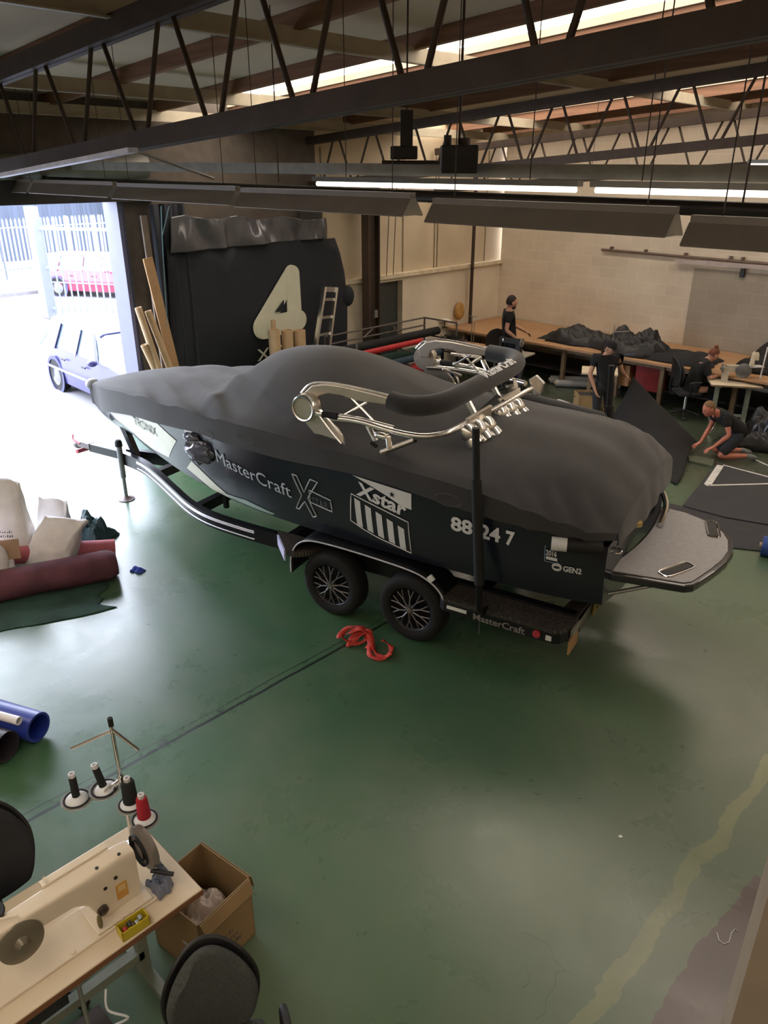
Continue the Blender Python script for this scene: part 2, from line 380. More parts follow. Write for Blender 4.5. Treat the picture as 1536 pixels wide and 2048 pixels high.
# ================================================================= the boat on its trailer
# local frame of boat and trailer: x runs to the stern, -y is the side towards the loading mezzanine, z up
BO = (-5.06, 5.82, 0); BR = radians(13.5)
BLACKHULL = mat('gloss black hull', '#10141f', .34, 0, var=.05, coat=.25)
CREAMH = mat('cream hull graphic', '#d9d8c2', .3, var=.03, coat=.4)
COVER = mat('black acrylic canvas', '#3b3b3c', .88, var=.10, scale=3, bump=.15, bscale=260, spec=.2, sheen=.25)
ALU = mat('polished aluminium', '#f2f1ee', .24, 1, var=.03)
ALUB = mat('brushed aluminium plate', '#d2cabd', .4, .9, var=.06)
WHITE = mat('white lettering', '#d5d7d9', .5, var=.03)
RUB = mat('black rubber', '#151516', .75, var=.15)
DSTEEL = mat('black powder coated steel', '#17171b', .35, .3, var=.1)
CHROME = mat('chrome', '#dcdcdc', .08, 1, var=0)
SX = [-5.15, -5.0, -4.7, -4.3, -3.8, -3.4, -3.0, -2.6, -2.2, -1.8, -1.2, 0, 1.0, 1.6, 2.0, 2.25]
WG = [.03, .09, .25, .42, .60, .74, .86, .96, 1.06, 1.14, 1.22, 1.27, 1.27, 1.25, 1.19, 1.10]
ZG = [1.54, 1.58, 1.64, 1.70, 1.76, 1.80, 1.83, 1.86, 1.88, 1.89, 1.90, 1.87, 1.77, 1.70, 1.62, 1.56]
WC = [.01, .03, .12, .24, .42, .54, .66, .76, .86, .95, 1.04, 1.12, 1.13, 1.12, 1.08, 1.03]
ZC = [1.28, 1.22, 1.15, 1.09, 1.02, .98, .94, .91, .89, .88, .88, .88, .88, .88, .88, .88]
ZK = [1.20, 1.10, .98, .90, .83, .79, .75, .72, .69, .67, .65, .63, .63, .63, .64, .65]
wg = lambda s: sitp(s, SX, WG); zg = lambda s: sitp(s, SX, ZG)
wc = lambda s: sitp(s, SX, WC); zc = lambda s: sitp(s, SX, ZC); zk = lambda s: sitp(s, SX, ZK)
def side_t(s, z):                      # half width of the hull at height z
    a = (z-zc(s))/max(.05, zg(s)-.05-zc(s)); a = max(-.2, min(1.1, a))
    return wc(s)+(wg(s)-.03-wc(s))*a+.035*sin(pi*max(0, min(1, a)))*min(1, wg(s)/.5)
boat = thing('wakeboard_boat', 'black wakeboard boat with silver folded tower sitting on its trailer', 'boat', BO, BR)
def hull_fn(u, v):
    s = -5.15+7.4*u; sg = 1 if v > .5 else -1; q = abs(v-.5)*2       # q 0 keel .. 1 gunwale
    if q < .4: a = q/.4; t = wc(s)*a; z = zk(s)+(zc(s)-zk(s))*a**1.25
    else: a = (q-.4)/.6; z = zc(s)+(zg(s)-.11-zc(s))*a; t = side_t(s, z)
    return (s, sg*t, z)
mb = MB(); mb.grid(hull_fn, 74, 40)
# transom and deck
ring = [hull_fn(1, j/40) for j in range(41)]; mb.add(ring, [tuple(range(41))])
def deck(u, v): s = -5.15+7.4*u; return (s, (v*2-1)*(wg(s)-.04), zg(s)-.11)
mb.grid(deck, 40, 6); mb.build('hull', BLACKHULL, boat)
mb = MB()
rub = [(-5.17, 0, 1.42)]+[(s, -(side_t(s, zg(s)-.12)+.012), zg(s)-.12) for s in [x*.15-5.0 for x in range(49)]]
mb.tube(rub, .022, 8); mb.build('rub_rail', RUB, boat)
def on_side(s, z, off=.006): return (s, -(side_t(s, z)+off), z)
def side_patch(poly, name, m, off=.006, parent=boat, ns=26, nz=10):     # polygon in (s, z) laid on the near side
    import mathutils.geometry as mg
    bm = bmesh.new(); vs = [bm.verts.new((p[0], p[1], 0)) for p in poly]; bm.faces.new(vs)
    bmesh.ops.triangulate(bm, faces=bm.faces[:])
    for _ in range(4):
        ed = [e for e in bm.edges if e.calc_length() > .12]
        if ed: bmesh.ops.subdivide_edges(bm, edges=ed, cuts=1)
    bmesh.ops.triangulate(bm, faces=bm.faces[:])
    mb = MB(); mb.add([on_side(v.co.x, v.co.y, off) for v in bm.verts], [tuple(v.index for v in f.verts) for f in (bm.verts.index_update() or bm.faces)], True); bm.free()
    return mb.build(name, m, parent)
side_patch([(-4.85, 1.32), (-4.45, 1.44), (-3.9, 1.52), (-3.28, 1.56), (-2.82, 1.40), (-3.18, 1.07), (-3.6, 1.06), (-4.15, 1.14), (-4.6, 1.2)], 'hull_graphic', CREAMH)
side_patch([(-2.66, 1.63), (-2.36, 1.65), (-2.52, 1.54)], 'hull_graphic', CREAMH)
side_patch([(-2.78, 1.05), (-2.60, 1.20), (-2.2, 1.0), (-1.95, .90), (-2.35, .90)], 'hull_graphic', CREAMH)
side_patch([(-2.25, .915), (-1.9, .905), (-1.3, .90), (-1.25, .93), (-1.7, .97)], 'hull_graphic', mat('pale green hull graphic', '#8fa79c', .3, coat=.4))
def row(x0, z0, dz):     # writing along the side: falls dz per metre towards the stern
    return lambda x, y: on_side(x0+x, z0+dz*x+y, .012)
GREYW = mat('silver lettering', '#b9c2cc', .4, var=.03)
writing('MasterCraft', .21, row(-2.03, 1.36, -.13), 'hull_lettering', GREYW, boat, .0, fit=1.1)
writing('TRONIX', .17, row(-3.86, 1.34, .0), 'bow_lettering', mat('dark lettering', '#2b3038', .5), boat, .0, fit=.6)
# outlined X with the STAR box
def outline(pts, name, m, r=.006, closed=True, conv=None):
    P = []
    n = len(pts)
    for i in range(n if closed else n-1):
        a, b_ = pts[i], pts[(i+1) % n]
        for k in range(4): P.append((a[0]+(b_[0]-a[0])*k/4, a[1]+(b_[1]-a[1])*k/4))
    mb = MB(); mb.tube([(conv or (lambda s, z: on_side(s, z, .008)))(*p) for p in P], r, 4, closed=closed); return mb.build(name, m, boat)
def xs_(x, z): return (-.92+x, 1.11+z-.12*x)
outline([xs_(*p) for p in [(.02, .0), (.13, .19), (.04, .40), (.10, .40), (.17, .24), (.27, .42), (.36, .42), (.21, .19), (.28, .0), (.23, -.03), (.16, .13), (.06, .0)]], 'logo_outline', GREYW, .007)
outline([xs_(*p) for p in [(.24, .29), (.50, .27), (.50, .14), (.235, .15)]], 'logo_outline', GREYW, .007)
writing('STAR', .12, lambda x, y: on_side(*[a for a in (-.66+x, 1.255-.12*(.26+x)+y)], .01), 'logo_lettering', mat('dim grey lettering', '#5c6066', .5), boat, .0, fit=.2)
# shield: flag stripes, stars wedge and Xstar word
def sh(x, z): return (-.16+x, 1.13+z-.02*x)
outline([sh(*p) for p in [(-.04, .02), (.0, .33), (.62, .19), (.62, -.16), (.40, -.115), (.26, -.09), (.1, -.04)]], 'badge_outline', WHITE, .006)
for i in range(5):
    x0 = .03+i*.118; d = .066
    zt = lambda x: .305-.225*(x/.62)*1.0; zb2 = lambda x: .0-.15*(x/.6)
    side_patch([sh(x0, zt(x0)), sh(x0+d, zt(x0+d)), sh(x0+d, zb2(x0+d)), sh(x0, zb2(x0))], 'badge_stripe', WHITE)
side_patch([sh(*p) for p in [(.02, .53), (.66, .49), (.66, .33), (.56, .34), (.42, .40), (.2, .475)]], 'badge_flag', WHITE)
st = []
for i in range(10):
    r = .035 if i % 2 == 0 else .014; a = pi/2+i*pi/5; st.append((.46+r*cos(a), .437+r*sin(a)))
side_patch([sh(*p) for p in st], 'badge_star', BLACKHULL, .012)
writing('Xstar', .20, lambda x, y: on_side(*sh(.06+x, .345-.19*x+y), .012), 'badge_lettering', WHITE, boat, .03, shear=.15, fit=.55)
for tx, sx, wd in (('88', .90, .21), ('24', 1.18, .19), ('7', 1.42, .08)):
    writing(tx, .185, row(sx, 1.352-.03*(sx-.9), -.03), 'registration_number', WHITE, boat, .035, fit=wd)
writing('2016', .07, row(1.775, 1.315, -.03), 'year_sticker_lettering', WHITE, boat, .02, fit=.09)
outline([(1.765, 1.40), (1.765, 1.25), (1.875, 1.245), (1.875, 1.27)], 'year_sticker', mat('blue grey sticker', '#6c8796', .5), .004, closed=False)
side_patch([(1.775, 1.30), (1.87, 1.295), (1.87, 1.265), (1.775, 1.27)], 'year_sticker', WHITE)
writing('GEN2', .075, row(1.925, 1.185, -.02), 'engine_badge_lettering', WHITE, boat, .03, fit=.15)
ci = [(1.87+.042*cos(a*pi/10), 1.21+.042*sin(a*pi/10)) for a in range(20)]
side_patch(ci, 'engine_badge', WHITE); ci = [(1.87+.028*cos(a*pi/8), 1.21+.014*sin(a*pi/8)) for a in range(16)]; side_patch(ci, 'engine_badge_ring', BLACKHULL, .012)
mb = MB(); mb.ball((-2.30, -1.02, 1.42), .20, .07, .13, nu=30, nv=18, fn=lambda p: p*(1+.35*noise.noise(p*2.6+Vector((3, 1, 7))))); mb.ball((-2.42, -.99, 1.55), .12, .05, .06, nu=20, nv=12, fn=lambda p: p*(1+.4*noise.noise(p*3)))
mb.build('plastic_wrap', mat('crumpled clear plastic', '#5d6070', .2, 0, var=.3, scale=8, coat=.5), boat)
# transom fittings: chrome tow eye, exhaust tip, side light
mb = MB(); mb.tube([(2.25+.05*sin(a*pi/8), -.80+.05*cos(a*pi/8), 1.30+.0*a) for a in range(16)], .012, 8, closed=True); mb.build('stern_eye', CHROME, boat)
mb = MB(); mb.tube([(2.26, -.55, 1.46), (2.3, -.5, 1.44), (2.34, -.42, 1.42)], .035, 10); mb.build('stern_light', mat('amber chrome', '#c9b27a', .15, .9), boat)
mb = MB(); mb.cyl((1.84, -1.26, 1.46), (2.22, -1.14, 1.46), .055, 14); rb = mb.build('transom_roll', RUB, boat); MB().cyl((1.83, -1.264, 1.46), (1.95, -1.226, 1.46), .059, 14).build('white_patch', WHITE, rb)
# swim platform: curved inner edge, pad, grab slots and bracket strut
PAD = mat('grey foam pad', '#989697', .7, var=.06, scale=20)
def plat_poly(inset, z):
    o = []
    for i in range(17):                     # inner edge hugs the transom
        t = -.86+1.72*i/16; o.append((2.13+.14*(i/16)+.10*(1-(t/.86)**2), t))
    for p in [(2.52, .84), (2.74, .74), (2.86, .66), (2.97, .53), (3.05, .36), (3.09, .12), (3.07, -.10), (3.01, -.34), (2.93, -.60), (2.90, -.68), (2.84, -.735), (2.70, -.76), (2.4, -.81)]: o.append(p)
    cx, cy = 2.6, 0
    k = inset
    return [(x+(cx-x)*k/.45, y+(cy-y)*k/.85, z) for x, y in o]
mb = MB(); mb.prism(plat_poly(0, 1.02), (0, 0, .075)); pf = mb.build('swim_platform', mat('gloss charcoal platform', '#1f1f22', .2, coat=.5), boat, bevel=.015)
mb = MB(); mb.prism(plat_poly(.045, 1.096), (0, 0, .008)); mb.build('platform_pad', PAD, pf)
for (x, y, a) in ((2.72, -.50, radians(62)), (2.84, .52, radians(-75))):
    tf = Matrix.Translation((x, y, 1.105)) @ Matrix.Rotation(a, 4, 'Z')
    box('grab_slot', mat('recess black', '#0d0d0d', .5, var=0), -.16, .16, -.04, .04, -.002, .007, pf, tf)
    MB().tube([tf @ Vector((.185*(1 if cos(q) > 0 else -1)*abs(cos(q))**.4, .06*(1 if sin(q) > 0 else -1)*abs(sin(q))**.4, .005)) for q in [i*pi/8 for i in range(16)]], .007, 6, closed=True).build('slot_rim', CHROME, pf)
mb = MB(); mb.tube([(2.02, -.93, .88), (2.25, -.85, .90), (2.62, -.66, 1.01)], .018, 8); mb.build('platform_strut', mat('grey anodised strut', '#8b8b88', .35, .8), boat)
mb = MB(); mb.tube(smooth_path([(2.27, .95, 1.20), (2.36, .70, 1.16), (2.40, .3, 1.13)], 5), .03, 8); mb.build('platform_trim', CHROME, boat)
# ---- tower
def both(f):
    for sg in (-1, 1): f(sg)
def tower_side(sg):
    y = lambda t: sg*t
    mb = MB(); mb.lathe([(0, .05), (.10, .05), (.10, .035), (.122, .03), (.135, .01), (.135, -.06), (0, -.06)], (-.67, y(1.20), 2.22), (0, sg, 0), 32); mb.build('tower_hub', ALUB, boat)
    MB().lathe([(.105, .055), (.118, .062), (.128, .05), (.135, .0)], (-.67, y(1.20), 2.22), (0, sg, 0), 32).build('hub_ring', ALU, boat)
    # foot plate, a swept fin down to the gunwale
    P = [(-.73, 2.15), (-.68, 2.06), (-.58, 1.97), (-.42, 1.91), (-.24, 1.90), (-.30, 2.02), (-.42, 2.13), (-.52, 2.22)]
    mb = MB(); mb.prism([(s, y(1.17), z) for s, z in P], (0, sg*.03, 0)); mb.build('tower_foot', ALUB, boat, bevel=.006)
    mb = MB(); mb.tube(smooth_path([(-.50, y(1.21), 2.22), (-.36, y(1.22), 2.12), (-.26, y(1.22), 2.02), (-.23, y(1.21), 1.90)], 5), .013, 6)
    mb.tube(smooth_path([(-.23, y(1.21), 1.90), (-.38, y(1.22), 2.04), (-.52, y(1.22), 2.19)], 5), .011, 6); mb.build('foot_trim', ALU, boat)
    # upper fairing arm
    U = [(-.74, 2.33), (-.64, 2.42), (-.50, 2.455), (-.30, 2.46), (.0, 2.44), (.22, 2.42), (.24, 2.355), (.0, 2.35), (-.18, 2.345), (-.30, 2.37), (-.45, 2.37), (-.56, 2.33), (-.60, 2.24), (-.70, 2.24)]
    mb = MB(); mb.prism([(s, y(1.09-.02*s), z) for s, z in U], (0, sg*.045, 0)); mb.build('tower_arm', ALUB, boat, bevel=.01)
    mb = MB(); mb.tube(smooth_path([(-.77, y(1.13), 2.33), (-.66, y(1.13), 2.43), (-.48, y(1.13), 2.468), (-.2, y(1.12), 2.465), (.24, y(1.1), 2.43)], 5), .011, 6); mb.build('arm_trim', ALU, boat)
    # lower tube of the rack running aft from the hub
    mb = MB(); mb.tube(smooth_path([(-.62, y(1.20), 2.18), (-.45, y(1.20), 2.185)], 2), .034, 12)
    mb.tube(smooth_path([(-.33, y(1.19), 2.19), (-.1, y(1.17), 2.19), (.25, y(1.13), 2.15)], 4), .022, 10); mb.build('damper', ALU, boat)
    MB().cyl((-.47, y(1.20), 2.185), (-.31, y(1.20), 2.19), .036, 12).build('damper_grip', RUB, boat)
    mb = MB(); mb.cyl((-.2, y(1.13), 2.36), (.08, y(1.12), 2.14), .012, 6); mb.cyl((-.05, y(1.12), 2.34), (-.28, y(1.14), 2.19), .012, 6); mb.build('tower_brace', ALU, boat)
    # board rack arms folded below the tube
    if sg < 0: Q = [((-.02, 1.16, 2.16), (.10, 1.20, 2.02)), ((.10, 1.20, 2.10), (.24, 1.22, 2.10)), ((.24, 1.22, 2.10), (.26, 1.23, 1.99)), ((.17, 1.25, 1.94), (.43, 1.10, 2.06))]
    else: Q = [((-.1, 1.16, 2.2), (.02, 1.25, 2.30)), ((-.35, 1.2, 2.3), (-.02, 1.3, 2.28)), ((-.3, 1.25, 2.33), (.1, 1.28, 2.33)), ((-.4, 1.1, 2.14), (-.2, 1.2, 2.06)), ((.1, 1.1, 2.3), (.22, 1.0, 2.2))]
    mb = MB()
    for a, b_ in Q: mb.beam((a[0], y(a[1]), a[2]), (b_[0], y(b_[1]), b_[2]), .05, .03)
    mb.build('board_rack', ALU, boat, bevel=.008)
    mb = MB(); mb.ball((.17, y(1.22), 2.09), .075, .04, .035); mb.build('rack_clamp', ALU, boat)
    mb = MB(); mb.cyl((.05, y(1.2), 2.00), (.11, y(1.2), 1.97), .02, 8); mb.cyl((.2, y(1.19), 1.935), (.44, y(1.05), 2.045), .014, 8); mb.build('rack_rubber', RUB, boat)
both(tower_side)
tb = smooth_path([(.18, -1.10, 2.385), (.36, -1.10, 2.37), (.52, -1.03, 2.375), (.62, -.86, 2.385), (.66, -.6, 2.40), (.68, 0, 2.41), (.67, .5, 2.40), (.63, .78, 2.40), (.50, .98, 2.40), (.30, 1.04, 2.40), (.18, 1.06, 2.40)], 6)
mb = MB(); mb.tube(tb, [.05]+[.092]*(len(tb)-2)+[.05], 18); mb.build('padded_crossbar', COVER, boat)
writing('MasterCraft', .12, lambda x, y: (.67+.108*cos(.80+y/.095), -.25+x, 2.405+.108*sin(.80+y/.095)), 'crossbar_lettering', WHITE, boat, .03, fit=.72)
bar = smooth_path([(-.45, -1.20, 2.16), (-.1, -1.18, 2.17), (.25, -1.16, 2.13), (.5, -1.10, 2.11), (.66, -.97, 2.12), (.72, -.80, 2.14), (.80, -.3, 2.17), (.84, .2, 2.18), (.86, .66, 2.18)], 6)
mb = MB(); mb.tube(bar, .027, 12); mb.build('rack_tube', ALU, boat)
bar2 = smooth_path([(-.62, 1.15, 2.12), (-.3, 1.15, 2.14), (.1, 1.12, 2.14), (.45, 1.05, 2.14), (.7, .9, 2.16)], 6)
MB().tube(bar2, .027, 12).build('rack_tube', ALU, boat)
mb = MB(); mb.prism([(.80, .70, 2.26), (.86, .74, 2.30), (.95, .76, 2.22), (.93, .74, 2.10), (.86, .72, 2.08)], (.0, .07, 0)); mb.build('rack_end_cap', ALU, boat, bevel=.012)
# tower speakers: clusters of chrome cans under the tube
def speakers(y0, n):
    g = None
    for k in range(n):
        c = Vector((.83+.03*k, y0+k*.145, 2.055)); ax = Vector((.55, .12, -.75)).normalized()
        mb = MB(); mb.lathe([(0, -.13), (.05, -.125), (.075, -.09), (.08, -.02), (.07, .0), (.08, .02), (.088, .07), (.07, .078), (0, .06)], c, ax, 20); mb.build('tower_speaker', ALU, boat)
    mb = MB(); mb.beam((.79, y0-.02, 2.16), (.81, y0+.16*n-.02, 2.17), .035, .14); mb.build('speaker_bracket', ALUB, boat, bevel=.01)
    mb = MB(); mb.prism([(.93, y0-.06, 1.955), (.96, y0+.145*n-.04, 1.96), (1.02, y0+.145*n-.06, 1.97), (.99, y0-.05, 1.965)], (0, 0, -.012)); mb.build('speaker_grille', ALU, boat)
speakers(-.74, 3); speakers(-.02, 3)
for yy, zz in ((-.52, 2.19), (.06, 2.22)): MB().beam((.66, yy, 2.34), (.86, yy-.02, 2.06), .04, .06).build('tower_clamp', ALU, boat, bevel=.01)
MB().cyl((.74, .30, 2.27), (.82, .30, 2.31), .045, 16).build('clamp_knob', ALU, boat)
MB().prism([(.70, -.42, 2.16), (.78, -.46, 2.12), (.84, .02, 2.2), (.74, .04, 2.26)], (-.03, 0, -.05)).build('light_bar', RUB, boat)

# ---------------------------------------------------------------- canvas cover lying over the boat
CS = [-5.2, -5.0, -4.5, -3.8, -3.2, -2.7, -2.35, -2.15, -1.9, -1.4, -.9, -.4, .1, .7, 1.3, 1.75, 2.0, 2.15, 2.3]
CC = [1.57, 1.65, 1.80, 1.93, 1.97, 1.99, 2.04, 2.20, 2.40, 2.50, 2.46, 2.32, 2.17, 2.09, 2.08, 2.05, 1.97, 1.86, 1.72]
CP = [2, 2, 2, 2.2, 2.4, 2.6, 3.0, 3.4, 3.6, 3.0, 2.0, 1.4, 1.4, 1.8, 2.2, 2.6, 2.8, 3, 3]
SK = [1.30, 1.24, 1.36, 1.49, 1.56, 1.61, 1.65, 1.66, 1.66, 1.66, 1.66, 1.68, 1.68, 1.62, 1.56, 1.54, 1.53, 1.52, 1.50]
def wcov(s):
    if s > 2.0: k = (s-2.0)/.36; return (wg(2.0)+.03)*sqrt(max(0, 1-k*k*.45))
    return wg(s)+.035
def cover_pt(s, v, off=0):        # v -1.25..1.25, |v|>1 is the hanging skirt
    a = abs(v); sg = 1 if v > 0 else -1; w_ = wcov(s); g = sitp(s, SX, ZG)+.03; c = sitp(s, CS, CC); p = sitp(s, CS, CP)
    if a <= 1:
        z = g+(c-g)*(1-a**p); t = w_*a
        k = max(0, min(1, (s+2.4)/.3))*max(0, min(1, (.05-s)/.5))      # windscreen edge under the canvas
        if k > 0:
            uc = itp(s, [-2.1, -1.5, -.9, -.3], [.44, .66, .86, .98]); zr = itp(s, [-2.1, -1.5, -.9, -.3], [2.20, 2.19, 2.06, 1.93]); zr = min(zr, c-.03)
            z2 = c-(c-zr)*(a/uc)**1.8 if a < uc else zr+(g-zr)*((a-uc)/max(.02, 1-uc))**.8
            z += (z2-z)*k
    else:
        f = (a-1)/.25; sk = sitp(s, CS, SK); z = g+(sk-g)*f; t = w_+.0*f-.02*f
    if a > .92 and a <= 1: z -= .012*((a-.92)/.08)
    # canvas folds
    fold = 0
    if .35 < a: fold_c = max(0, min(1, (s-1.25)/.5))*max(0, min(1, (a-.35)/.4))*.026*(1-abs(sin(s*12-a*9+3*noise.noise((s, a*2, 1)))))
    else: fold_c = 0
    if a <= 1:
        fan = math.exp(-((s+2.05)/.30)**2)*.030*sin(v*21+s*9)*(a**1.2)
        fw = math.exp(-((s+2.9)/.8)**2)*.020*sin((s*2.0+v*3)*4+v*4)*(.4+a)
        aft = max(0, min(1, (s-1.5)/.5))*.014*sin(v*11+s*13+2.5*sin(v*2.2+s*2))*(.2+a)*(.5+noise.noise((s*2, v*3, 9)))
        mid = .007*sin((v*2.3+s*.35)*6+1.5*sin(s*1.3))*max(0, min(1, (s+.3)/.6))
        fold = fan+fw+aft+mid+.025*(noise.noise((s*1.0, v*1.6, 3.7)))
    else: t += .008*sin(s*7+sin(s*2.3)*2)*(a-1)/.25*(1 if s > 1.2 else .35)
    return Vector((s, sg*(t+off), z+fold-fold_c+off))
def cover_fn(u, v):
    vv = (v-.5)*2.5
    if u <= .93: return cover_pt(-5.2+7.5*(u/.93), vv)
    f = (u-.93)/.07                    # end flap hanging over the transom
    p = cover_pt(2.3, vv); zt = 1.44-.10*max(0, vv)+.03*sin(vv*5); k = f**.8
    return Vector((2.3+.07*sin(f*pi*.5)*(1-abs(vv)/1.3)+.008*sin(vv*13+1.5*sin(vv*4))*f, p.y*(1+.02*f), min(p.z, p.z+(zt-p.z)*k)))
cv = MB(); cv.grid(cover_fn, 200, 110)
# nose closing
cover = cv.build('boat_cover', COVER, None); cover.location = BO; cover.rotation_euler = (0, 0, BR)
tag(cover, 'black fitted canvas cover stretched over the boat from bow to stern', 'boat cover')
SEAM = mat('grey seam binding', '#565656', .8)
for (s0, z0) in ((-2.05, 1.70), (-1.42, 1.80), (.90, 1.66)):
    ov = []
    for k in range(20):
        a = 2*pi*k/20; s = s0+.13*cos(a); z = z0+.055*sin(a); ov.append((s, -(wcov(s)+.008), z))
    MB().tube(ov, .0035, 5, closed=True).build('vent_patch', SEAM, cover)
MB().ball((-5.2, 0, 1.56), .09, .10, .075).build('bow_cap', mat('grey reflective cap', '#a5a9b0', .4), cover)
MB().tube(smooth_path([(.35, 1.34, 1.88), (.7, 1.36, 1.84), (1.1, 1.36, 1.80), (1.5, 1.34, 1.76)], 4), .075, 14).build('rolled_hem', COVER, cover)

# ---------------------------------------------------------------- trailer
trailer = thing('boat_trailer', 'black tandem axle boat trailer under the covered boat', 'trailer', BO, BR)
STR = mat('silver pinstripe', '#c6c6cc', .4, .2)
for sg in (-1, 1):
    P = smooth_path([(-4.75, sg*.06, .60), (-4.2, sg*.17, .60), (-3.7, sg*.37, .59), (-3.2, sg*.60, .58), (-2.75, sg*.80, .57), (-2.35, sg*.92, .57), (-1.9, sg*.96, .57), (-1.3, sg*.96, .57), (0, sg*.90, .57), (2.0, sg*.90, .57)], 5)
    mb = MB(); mb.tube(P, .075, 4, sq=1); mb2 = MB()
    vs = []
    mb = MB()
    def railf(u, v):
        i = min(int(u*(len(P)-1)), len(P)-1); p = P[i]; q = P[min(i+1, len(P)-1)]-P[max(i-1, 0)]; n_ = Vector((-q.y, q.x, 0)).normalized()
        c = [(-.04, -.085), (.04, -.085), (.04, .085), (-.04, .085)][int(round(v*4)) % 4]
        return p+n_*c[0]+Vector((0, 0, c[1]))
    mb.grid(railf, len(P)-1, 4, smooth=False, cv=True); mb.build('frame_rail', DSTEEL, trailer)
    if sg < 0:
        for dz in (.025, .045, -.05):
            MB().tube([p+Vector((0, -.043, dz)) for p in P[4:34]], .009, 5).build('pinstripe', STR, trailer)
for x, wd in ((-3.9, .28), (-2.65, .82), (-1.2, .92), (.0, .85), (1.1, .88)):
    box('crossmember', DSTEEL, x-.06, x+.06, -wd, wd, .50, .62, trailer, bevel=.01)
for sg in (-1, 1):
    mb = MB(); mb.beam((-2.6, sg*.52, .80), (1.9, sg*.60, .78), .16, .07); mb.build('bunk', mat('dark carpet', '#1b1b1c', .95), trailer)
    mb = MB()
    for x in (-2.4, -1.2, 0, 1.1): mb.beam((x, sg*.56, .55), (x, sg*.56, .76), .05, .05)
    mb.build('bunk_bracket', DSTEEL, trailer)
# tongue, coupler, jack
mb = MB(); mb.beam((-5.45, 0, .60), (-4.6, 0, .60), .09, .12); mb.build('tongue', DSTEEL, trailer, bevel=.008)
mb = MB(); mb.beam((-5.75, 0, .62), (-5.42, 0, .62), .11, .09); mb.ball((-5.72, 0, .60), .08, .07, .07); mb.build('coupler', mat('grey cast coupler', '#7a7275', .5, .5), trailer, bevel=.01)
mb = MB(); mb.tube([(-5.55, -.1, .66), (-5.7, -.1, .70), (-5.75, -.05, .74)], .014, 6); mb.tube([(-5.62, -.12, .53), (-5.62, .1, .52)], .03, 8); mb.build('coupler_handle', mat('red coupler lever', '#b44a5c', .5), trailer)
jk = MB(); jk.cyl((-4.68, -.14, .33), (-4.68, -.14, .80), .038, 16); jk = jk.build('jockey_stand', mat('galvanised grey', '#8d9095', .45, .5), trailer)
MB().cyl((-4.68, -.14, .02), (-4.68, -.14, .34), .026, 14).build('inner_leg', MATS['galvanised grey'], jk)
MB().lathe([(0, .0), (.115, .0), (.115, .012), (.06, .022), (.035, .05), (0, .05)], (-4.68, -.14, 0), (0, 0, 1), 24).build('foot_plate', mat('bronze grey plate', '#7d7173', .5, .5), jk)
MB().lathe([(0, .09), (.03, .09), (.048, .06), (.05, 0), (0, 0)], (-4.68, -.14, .79), (0, 0, 1), 16).build('jack_cap', RUB, jk)
mb = MB(); mb.beam((-4.5, 0, .62), (-4.75, 0, 1.18), .08, .08); mb.cyl((-4.78, -.1, 1.18), (-4.78, .1, 1.18), .05, 12); mb.build('winch_post', DSTEEL, trailer)
# wheels: two per side
TYRE = mat('tyre rubber', '#0c0c0d', .8, var=.1); ALLOY = mat('dark machined alloy', '#3a3a3e', .3, .8, var=.1); RIMB = mat('black alloy rim', '#0f0f12', .35, .5)
def wheel(x, sg):
    R = .355
    mb = MB(); mb.lathe([(.225, -.09), (.24, -.105), (.30, -.11), (.335, -.098), (R, -.07), (R, .07), (.335, .098), (.30, .11), (.24, .105), (.225, .09), (.225, -.09)], (x, sg*1.09, R), (0, sg, 0), 48); wh = mb.build('tyre', TYRE, trailer)
    MB().lathe([(0, .03), (.1, .035), (.2, .05), (.222, .095), (.232, .10), (.228, .0), (0, .0)], (x, sg*1.09, R), (0, sg, 0), 40).build('rim', RIMB, wh)
    if sg > 0: return
    sp = MB()
    for k in range(10):
        a = k*2*pi/10+.3; y = -1.09-.085
        pt = lambda r, an, dy=0: Vector((x+r*cos(an), y-dy, R+r*sin(an)))
        sp.tube([pt(.04, a, .02), pt(.12, a, .014)], [.010, .008], 6)
        for d in (-.15, .15): sp.tube([pt(.115, a, .014), pt(.165, a+d*.6, .006), pt(.215, a+d)], [.007, .006, .007], 6)
    sp.build('spokes', mat('machined spoke', '#8c8a8e', .3, .8), wh)
    MB().lathe([(0, .125), (.03, .122), (.042, .10), (.045, .07), (0, .07)], (x, sg*1.09, R), (0, sg, 0), 20).build('hub_cap', mat('silver hub cap', '#8a8886', .3, .8), wh)
for x in (-.46, .47):
    for sg in (-1, 1): wheel(x, sg)
for sg in (-1, 1):
    def fend(u, v):      # tandem mudguard: flat top with rounded ends
        L = [(-.93, .42), (-.92, .60), (-.84, .76), (-.70, .84), (-.46, .865), (.0, .86), (.46, .835), (.66, .79), (.80, .70), (.88, .57)]
        X = sitp(u*9, list(range(10)), [q[0] for q in L]); Z = sitp(u*9, list(range(10)), [q[1] for q in L])
        return (X, sg*(.92+.31*v), Z-.02*v*v)
    mb = MB(); mb.grid(fend, 40, 4)
    mb.build('mudguard', DSTEEL, trailer, solid=.012)
    if sg < 0: MB().tube([Vector(fend(i/40, 1.0))+Vector((0, -.004, .004)) for i in range(41)], .008, 6).build('mudguard_edge', STR, trailer)
